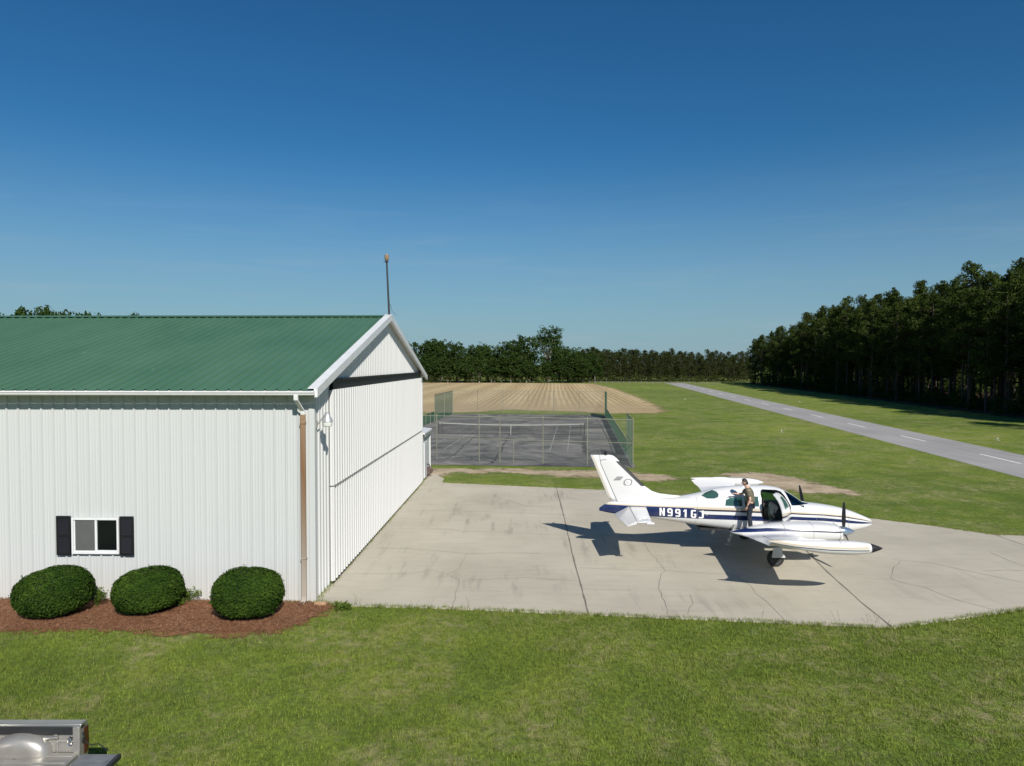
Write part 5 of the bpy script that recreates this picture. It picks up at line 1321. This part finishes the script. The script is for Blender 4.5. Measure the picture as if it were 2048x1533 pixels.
for sgn in (-1, 1):
    o = slab('tailplane', [(-4.02, sgn * 0.1), (-4.62, sgn * 0.1), (-4.64, sgn * 2.59), (-4.26, sgn * 2.60), (-4.17, sgn * 2.52)], M_white, plane, 0.11, 'z', 1.56)
    m = MB(); h0, h1 = (-4.63, sgn * 0.18, 1.56), (-4.65, sgn * 2.59, 1.56)
    e0, e1 = (-5.17, sgn * 0.30, 1.335), (-4.96, sgn * 2.60, 1.44)
    m.loft([[(h[0], h[1], h[2] + 0.05), (e[0], e[1], e[2] + 0.008), (e[0], e[1], e[2] - 0.008), (h[0], h[1], h[2] - 0.05)] for h, e in ((h0, e0), (h1, e1))]); m.build('elevator', M_white, o, smooth=False)
    m = MB(); m.span((-4.36, min(sgn * 2.60, sgn * 2.70), 1.52), (-4.10, max(sgn * 2.60, sgn * 2.70), 1.585)); m.build('balance_horn', M_white, o, bevel=0.02)
    m = MB(); m.tube([(-4.635, sgn * 0.2, 1.613), (-4.648, sgn * 2.58, 1.613)], 0.008, 4); m.build('hinge_seam', M_seam, o)
m = MB(); m.prism([(-5.67, -0.012, 1.42), (-5.30, -0.012, 1.70), (-5.2, -0.012, 1.6), (-5.55, -0.012, 1.38)], (0, 0.024, 0)); m.build('tail_cone', plain('navy_cone', NAVY, 0.3), fus, smooth=False)

# wings, nacelles, tanks
def foil(n=22):
    P = []
    for k in range(n):
        a = 2 * math.pi * k / n; u = 0.5 * (1 + math.cos(a)); yt = 0.6 * 5 * (0.2969 * math.sqrt(u) - 0.126 * u - 0.3516 * u * u + 0.2843 * u ** 3 - 0.1036 * u ** 4) * 0.33
        P.append((u, yt * (1 if a <= math.pi else -0.75)))
    return P
FO = foil()
def wing_ring(y, le, chord, z, tk): return [Vector((le - u * chord, y, z + v * chord * tk)) for u, v in FO]
def wpar(ay):
    f = ay / 5.2
    return 0.80 - 0.42 * f, 1.98 - 0.46 * f, 0.82 + 0.66 * f     # leading edge x, chord, z
for sgn in (-1, 1):
    m = MB(); rs_ = []
    for ay in (0.3, 0.8, 1.4, 2.0, 2.8, 3.8, 4.7, 5.2):
        le, ch, z_ = wpar(ay); rs_.append(wing_ring(sgn * ay, le, ch, z_, 0.5))
    m.loft(rs_); wing = m.build('wing', M_white, plane, angle=60)
    m = MB(); le, ch, z_ = wpar(3.0)
    a0, a1 = wpar(2.7), wpar(4.9)
    m.tube([(a0[0] - a0[1] * 0.74, sgn * 2.7, a0[2] + 0.052), (a1[0] - a1[1] * 0.74, sgn * 4.9, a1[2] + 0.035)], 0.006, 4); m.tube([(a0[0] - a0[1] * 0.74, sgn * 2.7, a0[2] + 0.05), (a0[0] - a0[1], sgn * 2.7, a0[2] + 0.008)], 0.006, 4); m.build('aileron_seam', M_seam, wing)
    m = MB(); m.box((-0.45, sgn * 0.95, 1.012), (0.9, 0.36, 0.006), Matrix.Rotation(R(6), 3, 'Y')); m.build('walkway', plain('grey_walkway', (0.12, 0.12, 0.12), 0.9), wing, smooth=False)
    # tip tank
    TX = [-1.38, -1.20, -0.9, -0.4, 0.2, 0.8, 1.26, 1.38]; TR = [0.012, 0.042, 0.09, 0.145, 0.188, 0.194, 0.158, 0.135]
    tz = lambda x: pchip([-1.5, -0.9, -0.3, 0.5, 1.7], [1.74, 1.675, 1.61, 1.57, 1.56], x)
    m = MB(); xs_ = [-1.38 + 2.76 * k / 30 for k in range(31)]
    m.loft([[(x, sgn * 5.44 + pchip(TX, TR, x) * 1.05 * math.cos(a), tz(x) + pchip(TX, TR, x) * 0.98 * math.sin(a)) for a in [2 * math.pi * q / 24 for q in range(24)]] for x in xs_])
    tank = m.build('tip_tank', M_tank, plane, angle=50)
    m = MB(); m.lathe([(0.136, 1.382), (0.115, 1.46), (0.06, 1.62), (0.012, 1.72)], (0, sgn * 5.44, tz(1.4)), 'x'); m.build('nose_cap', M_blackpt if sgn < 0 else M_white, tank)
    m = MB(); m.lathe([(pchip(TX, TR, 0.2) + 0.004, 0.545), (pchip(TX, TR, 0.5) + 0.004, 0.555)], (0, sgn * 5.44, tz(0.5)), 'x'); m.build('tank_seam', M_seam, tank)
    # fairing between wing tip and tank
    m = MB(); a0, a1 = wpar(4.9), wpar(5.2)
    m.loft([wing_ring(sgn * 4.88, a0[0], a0[1], a0[2], 0.54), wing_ring(sgn * 5.18, a1[0] + .03, a1[1] + .15, a1[2] + 0.05, 0.70), wing_ring(sgn * 5.40, a1[0] + .05, a1[1] + .26, a1[2] + 0.17, 0.8)]); m.build('tip_fairing', M_white, wing, angle=60)
    # nacelle
    yc = sgn * 1.80
    NX = [-1.50, -1.1, -0.6, 0.0, 0.6, 1.2, 1.7, 1.95, 2.0]; NTp = [1.13, 1.22, 1.345, 1.43, 1.465, 1.465, 1.43, 1.38, 1.33]; NB = [1.10, 0.99, 0.90, 0.85, 0.84, 0.85, 0.88, 0.925, 0.97]; NW = [0.02, 0.16, 0.29, 0.38, 0.42, 0.43, 0.42, 0.385, 0.33]
    m = MB(); R_ = []
    for k in range(37):
        x = -1.5 + 3.5 * k / 36; zt_, zb_, h_ = pchip(NX, NTp, x), pchip(NX, NB, x), pchip(NX, NW, x); zc_ = (zt_ + zb_) / 2; n_ = 2.5
        R_.append([(x, yc + h_ * math.copysign(abs(math.cos(a)) ** (2 / n_), math.cos(a)), zc_ + (zt_ - zb_) / 2 * math.copysign(abs(math.sin(a)) ** (2 / n_), math.sin(a))) for a in [2 * math.pi * q / 32 for q in range(32)]])
    m.loft(R_); nac = m.build('nacelle', M_nac, plane, angle=50)
    m = MB()
    def nring(x, off=0.003):
        zt_, zb_, h_ = pchip(NX, NTp, x), pchip(NX, NB, x), pchip(NX, NW, x); zc_ = (zt_ + zb_) / 2; n_ = 2.5
        return [Vector((x, yc + (h_ + off) * math.copysign(abs(math.cos(a)) ** (2 / n_), math.cos(a)), zc_ + ((zt_ - zb_) / 2 + off) * math.copysign(abs(math.sin(a)) ** (2 / n_), math.sin(a)))) for a in [2 * math.pi * q / 32 for q in range(33)]]
    for x in (0.15, 1.05, 1.9): m.tube(nring(x), 0.005, 4)
    m.tube([nring(x)[6 if sgn > 0 else 10] for x in (0.15, 0.6, 1.05, 1.5, 1.9)], 0.005, 4); m.tube([nring(x)[10 if sgn > 0 else 6] for x in (0.15, 0.6, 1.05, 1.5, 1.9)], 0.005, 4)
    m.build('cowl_seam', M_seam, nac)
    for s_ in (-1, 1):
        m = MB(); m.loft([[(2.0 + dx_, yc + s_ * 0.185 + 0.085 * k_ * math.cos(a), 1.18 + 0.075 * k_ * math.sin(a)) for a in [2 * math.pi * q / 16 for q in range(16)]] for dx_, k_ in ((-0.02, 1.0), (0.006, 1.0))]); m.build('air_inlet', M_blackpt, nac)
    # propeller: three blades and a spinner
    hub = Vector((2.13, yc, 1.175)); pe = empty('propeller', hub); pe.parent = plane
    m = MB(); m.lathe([(0.165, -0.10), (0.17, -0.04), (0.15, 0.08), (0.10, 0.22), (0.045, 0.33), (0.008, 0.38)], (0, 0, 0), 'x'); m.build('spinner', M_spin, pe)
    for k in range(3):
        ang = R(90 + 120 * k + (0 if sgn < 0 else -34)); 
        m = MB(); R_ = []
        for r_, c_, tw, tk in ((0.10, 0.08, 55, 0.05), (0.20, 0.10, 48, 0.045), (0.35, 0.145, 38, 0.03), (0.6, 0.155, 27, 0.02), (0.82, 0.135, 20, 0.014), (0.93, 0.09, 18, 0.01), (0.97, 0.03, 17, 0.006)):
            sec = []
            for q in range(12):
                a = 2 * math.pi * q / 12; u, v = math.cos(a) * c_ / 2, math.sin(a) * tk / 2; w_ = R(tw)
                x_, t_ = v * math.cos(w_) + u * math.sin(w_), u * math.cos(w_) - v * math.sin(w_)
                # radial direction in the y-z plane, tangent to it
                er = Vector((0, -math.cos(ang), math.sin(ang))) if sgn < 0 else Vector((0, math.cos(ang), math.sin(ang))); et = Vector((1, 0, 0)).cross(er)
                sec.append(er * r_ + et * t_ + Vector((x_ + 0.02, 0, 0)))
            R_.append(sec)
        m.loft(R_); m.build('blade', M_prop, pe, angle=50)
    # main gear
    ge = empty('landing_gear', (-0.04, sgn * 1.84, 0)); ge.parent = plane
    def wheel(cx, cy, r_, w_, par):
        m = MB(); m.lathe([(r_ * .55, -w_ * .45), (r_ * .85, -w_ * .5), (r_ * .97, -w_ * .32), (r_, 0), (r_ * .97, w_ * .32), (r_ * .85, w_ * .5), (r_ * .55, w_ * .45)], (cx, cy, r_), 'y', 28); ty = m.build('tyre', M_rubber, par)
        m = MB(); m.lathe([(0.03, -w_ * .40), (r_ * .3, -w_ * .42), (r_ * .5, -w_ * .36), (r_ * .56, -w_ * .46), (r_ * .57, w_ * .46), (r_ * .5, w_ * .36), (0.03, w_ * .40)], (cx, cy, r_), 'y', 24); m.build('rim', M_gear, ty)
    wheel(0, 0, 0.275, 0.17, ge)
    m = MB(); m.tube([(0, -sgn * 0.02, 0.96), (0, -sgn * 0.10, 0.55)], 0.06, 12); m.tube([(0, -sgn * 0.10, 0.55), (0, -sgn * 0.13, 0.26)], 0.04, 12); m.cyl((0, -sgn * 0.14, 0.275), (0, sgn * 0.07, 0.275), 0.035); m.tube([(0.05, -sgn * 0.08, 0.62), (0.2, -sgn * 0.1, 0.47), (0.05, -sgn * 0.12, 0.33)], 0.02, 8); m.build('strut', M_gear, ge)
    m = MB(); m.loft([[(x, sgn * (0.13 + (0.9 - z) * 0.03), z), (x2, sgn * (0.13 + (0.9 - z) * 0.03), z), (x2, sgn * (0.155 + (0.9 - z) * 0.03), z), (x, sgn * (0.155 + (0.9 - z) * 0.03), z)] for x, x2, z in ((-0.13, 0.18, 0.98), (-0.13, 0.17, 0.62), (-0.14, 0.17, 0.50), (-0.17, 0.27, 0.36), (-0.16, 0.27, 0.33))]); m.build('gear_door', M_gear, ge, smooth=False, bevel=0.01)
# nose gear
ge = empty('landing_gear', (2.58, 0, 0)); ge.parent = plane
wheel(0, 0, 0.20, 0.14, ge)
m = MB(); m.tube([(-0.08, 0, 0.9), (-0.03, 0, 0.45)], 0.05, 12)
for s_ in (-1, 1): m.tube([(-0.03, 0, 0.47), (-0.01, s_ * 0.10, 0.40), (0, s_ * 0.10, 0.2)], 0.022, 8)
m.cyl((0, -0.1, 0.2), (0, 0.1, 0.2), 0.025); m.build('strut', M_gear, ge)
for s_ in (-1, 1):
    m = MB(); m.prism([(-0.35, s_ * 0.16, 0.78), (0.25, s_ * 0.16, 0.80), (0.2, s_ * 0.22, 0.55), (-0.3, s_ * 0.22, 0.53)], (0, s_ * 0.015, 0)); m.build('gear_door', M_white, ge, smooth=False)
# boarding step hanging behind the right wing root
m = MB(); m.tube([(-1.05, -0.66, 1.10), (-1.17, -0.72, 0.80)], 0.045, 10); m.tube([(-1.17, -0.72, 0.80), (-1.30, -0.78, 0.50)], 0.03, 10); m.lathe([(0.05, -0.03), (0.06, 0.0), (0.05, 0.03)], (-1.19, -0.73, 0.76), 'z', 10); m.lathe([(0.04, 0.0), (0.055, 0.06), (0.04, 0.12)], (-1.27, -0.765, 0.54), 'z', 10); m.box((-1.32, -0.79, 0.455), (0.16, 0.16, 0.03)); m.build('boarding_step', M_steel, plane, angle=45)

# ------------------------------------------------------------------ person on the right wing root
M_skin = plain('skin', (0.52, 0.32, 0.23), 0.55, var=0.08, scale=8); M_shirt = plain('olive_shirt', (0.125, 0.115, 0.075), 0.9, var=0.12, scale=9, bump=0.2); M_jean = plain('dark_jeans', (0.016, 0.022, 0.034), 0.9, var=0.25, scale=9); M_hair = plain('dark_hair', (0.022, 0.014, 0.010), 0.7, var=0.3, scale=20); M_shoe = plain('dark_shoe', (0.02, 0.018, 0.016), 0.6)
def skinned(name, verts, edges, mat, parent, root=0, sub=2):
    bm = bmesh.new(); sk = bm.verts.layers.skin.verify(); vs = []
    for i, (p, r_) in enumerate(verts):
        v = bm.verts.new(p); v[sk].radius = r_ if isinstance(r_, tuple) else (r_, r_); v[sk].use_root = (i == root); vs.append(v)
    for a, b in edges: bm.edges.new((vs[a], vs[b]))
    me = bpy.data.meshes.new(name); bm.to_mesh(me); bm.free()
    o = link(name, me); s_ = o.modifiers.new('skin', 'SKIN'); s_.use_smooth_shade = True; s_.branch_smoothing = 0.4
    ss = o.modifiers.new('sub', 'SUBSURF'); ss.levels = sub; ss.render_levels = sub
    me2 = bpy.data.meshes.new_from_object(o.evaluated_get(bpy.context.evaluated_depsgraph_get())); o.modifiers.clear(); o.data = me2
    me2.materials.clear(); me2.materials.append(mat); me2.polygons.foreach_set('use_smooth', [True] * len(me2.polygons)); me2.update(); o.parent = parent
    return o
def chain(pts, start=None):
    return pts
class Sk:
    def __init__(s): s.v = []; s.e = []
    def add(s, pts, frm=None):
        ids = []
        for p, r_ in pts:
            s.v.append((Vector(p), r_)); i = len(s.v) - 1
            if frm is not None: s.e.append((frm, i))
            frm = i; ids.append(i)
        return ids
# local frame: faces +x; his left is +y; root at the feet
pw = plane.matrix_basis @ Vector((-0.62, -0.95, 0.975))
b = Sk()
pel = b.add([((0.0, 0, 0.97), 0.145)])[0]
sp_ = b.add([((0.0, 0, 1.12), (0.145, 0.125)), ((0.03, 0, 1.28), (0.16, 0.135)), ((0.06, 0, 1.42), (0.15, 0.12)), ((0.09, 0, 1.50), 0.085), ((0.135, 0, 1.565), 0.062)], pel)
hd_ = b.add([((0.185, 0.0, 1.63), 0.088), ((0.205, 0.0, 1.70), 0.098), ((0.200, 0.0, 1.755), 0.080)], sp_[-1])
def arm(side, sh, el, wr, root_i):
    sh, el, wr = Vector(sh), Vector(el), Vector(wr)
    ids = b.add([(sh, 0.068), (sh.lerp(el, .5), 0.056), (el, 0.043), (el.lerp(wr, .35), 0.044), (wr, 0.029)], root_i)
    d = (wr - el).normalized(); u = Vector((1, 0, 0)); u = (u - d * u.dot(d)); u = u.normalized() if u.length > .1 else Vector((0, 0, 1)); n = d.cross(u)
    palm = b.add([(wr + d * 0.05, (0.034, 0.020)), (wr + d * 0.09, (0.036, 0.018))], ids[-1])
    return ids[-1], palm, d, u, n
armL = arm(1, (0.05, 0.205, 1.43), (-0.02, 0.265, 1.14), (0.08, 0.255, 0.90), sp_[2])
armR = arm(-1, (0.10, -0.20, 1.42), (0.32, -0.25, 1.22), (0.50, -0.17, 1.24), sp_[2])
for s_ in (-1, 1):
    b.add([((0.0, s_ * 0.10, 0.90), 0.105), ((0.01, s_ * 0.11, 0.70), 0.085), ((0.03, s_ * 0.115, 0.50), 0.062), ((0.0, s_ * 0.12, 0.30), 0.055), ((-0.03, s_ * 0.125, 0.09), 0.042), ((0.05, s_ * 0.135, 0.04), 0.042), ((0.13, s_ * 0.14, 0.03), 0.035)], pel)
for wr_i, palm, d, u, n in (armL, armR):
    P = b.v[palm[1]][0]
    for k, (o_, L) in enumerate(((-0.027, 0.085), (-0.009, 0.095), (0.010, 0.088), (0.027, 0.070))):
        q0 = P + u * o_ + d * 0.005; b.add([(q0 + d * L * .3, 0.0095), (q0 + d * L * .62 + n * 0.012 * (1 + .2 * k), 0.0085), (q0 + d * L * .85 + n * 0.035, 0.0075)], palm[1])
    q0 = b.v[palm[0]][0]; b.add([(q0 - u * 0.034 + d * 0.015 + n * .01, 0.012), (q0 - u * 0.048 + d * 0.045 + n * 0.02, 0.010), (q0 - u * 0.045 + d * 0.07 + n * 0.03, 0.008)], palm[0])
person = skinned('person', b.v, b.e, M_skin, None, 0, 2)
person.location = pw; person.rotation_euler = (0, 0, R(157)); person.scale = (0.97, 0.97, 0.965)
tag(person, 'man in olive T-shirt and dark jeans standing on the aeroplane wing, one hand on cabin', 'person')
# clothes follow the body
c_ = Sk(); r0_ = c_.add([((0.0, 0, 0.93), (0.175, 0.16))])[0]
tr_ = c_.add([((0.0, 0, 1.10), (0.18, 0.165)), ((0.03, 0, 1.28), (0.20, 0.18)), ((0.06, 0, 1.42), (0.195, 0.165)), ((0.095, 0, 1.50), 0.10)], r0_)
for sh, el in (((0.05, 0.205, 1.43), (-0.02, 0.265, 1.14)), ((0.10, -0.20, 1.42), (0.32, -0.25, 1.22))):
    sh, el = Vector(sh), Vector(el); c_.add([(sh, 0.105), (sh.lerp(el, .45), 0.092), (sh.lerp(el, .74), 0.085)], tr_[2])
skinned('shirt', c_.v, c_.e, M_shirt, person, 0, 2)
c_ = Sk(); r0_ = c_.add([((0.0, 0, 0.98), (0.152, 0.135))])[0]
for s_ in (-1, 1): c_.add([((0.0, s_ * 0.10, 0.90), 0.118), ((0.01, s_ * 0.11, 0.70), 0.098), ((0.03, s_ * 0.115, 0.50), 0.078), ((0.0, s_ * 0.12, 0.30), 0.072), ((-0.025, s_ * 0.125, 0.08), 0.068)], r0_)
skinned('trousers', c_.v, c_.e, M_jean, person, 0, 2)
m = MB()
for s_ in (-1, 1):
    m.loft([[(x, s_ * 0.135 + w_ * math.cos(a), max(0.0, h_ * (0.45 + 0.55 * math.sin(a)))) for a in [2 * math.pi * q / 12 for q in range(12)]] for x, w_, h_ in ((-0.10, 0.03, 0.06), (-0.07, 0.045, 0.10), (0.03, 0.048, 0.10), (0.12, 0.052, 0.07), (0.19, 0.04, 0.05), (0.21, 0.015, 0.03))])
m.build('shoes', M_shoe, person, angle=60)
hc = Vector((0.193, 0, 1.705))
m = MB(); R_ = []
for k in range(9):
    e = math.pi / 2 * (k / 8) * 0.985; rad = math.cos(e); R_.append([hc + Vector((0.113 * rad * math.cos(a) - 0.012, 0.098 * rad * math.sin(a), 0.118 * math.sin(e) + 0.012 - (0.085 * (1 - k / 8) if math.cos(a) < 0.25 else -0.03 * (1 - k / 8)))) for a in [2 * math.pi * q / 20 for q in range(20)]])
m.loft(R_); m.build('hair', M_hair, person, angle=70)
# face: nose, ears, brow, eyes, mouth
m = MB(); fx = hc.x + 0.098
m.loft([[(fx - 0.01, -0.009, hc.z - 0.005), (fx + 0.004, 0, hc.z - 0.003), (fx - 0.01, 0.009, hc.z - 0.005)], [(fx - 0.012, -0.016, hc.z - 0.048), (fx + 0.022, 0, hc.z - 0.045), (fx - 0.012, 0.016, hc.z - 0.048)]])
for s_ in (-1, 1): m.lathe([(0.008, -0.012), (0.028, -0.004), (0.03, 0.006), (0.012, 0.012)], (hc.x - 0.01, s_ * 0.097, hc.z - 0.02), 'y', 12)
m.build('nose_and_ears', M_skin, person, angle=60)
m = MB()
for s_ in (-1, 1):
    m.box((fx - 0.012, s_ * 0.036, hc.z + 0.002), (0.012, 0.024, 0.010)); m.box((fx - 0.010, s_ * 0.036, hc.z + 0.020), (0.014, 0.036, 0.008))
m.box((fx - 0.016, 0, hc.z - 0.075), (0.012, 0.045, 0.008)); m.build('eyes_and_mouth', M_hair, person, smooth=False)
wr = b.v[armL[0]][0]; m = MB(); m.tube([wr - armL[2] * 0.03, wr - armL[2] * 0.005], 0.040, 14); m.build('watch', M_black, person)
bpy.context.view_layer.update()
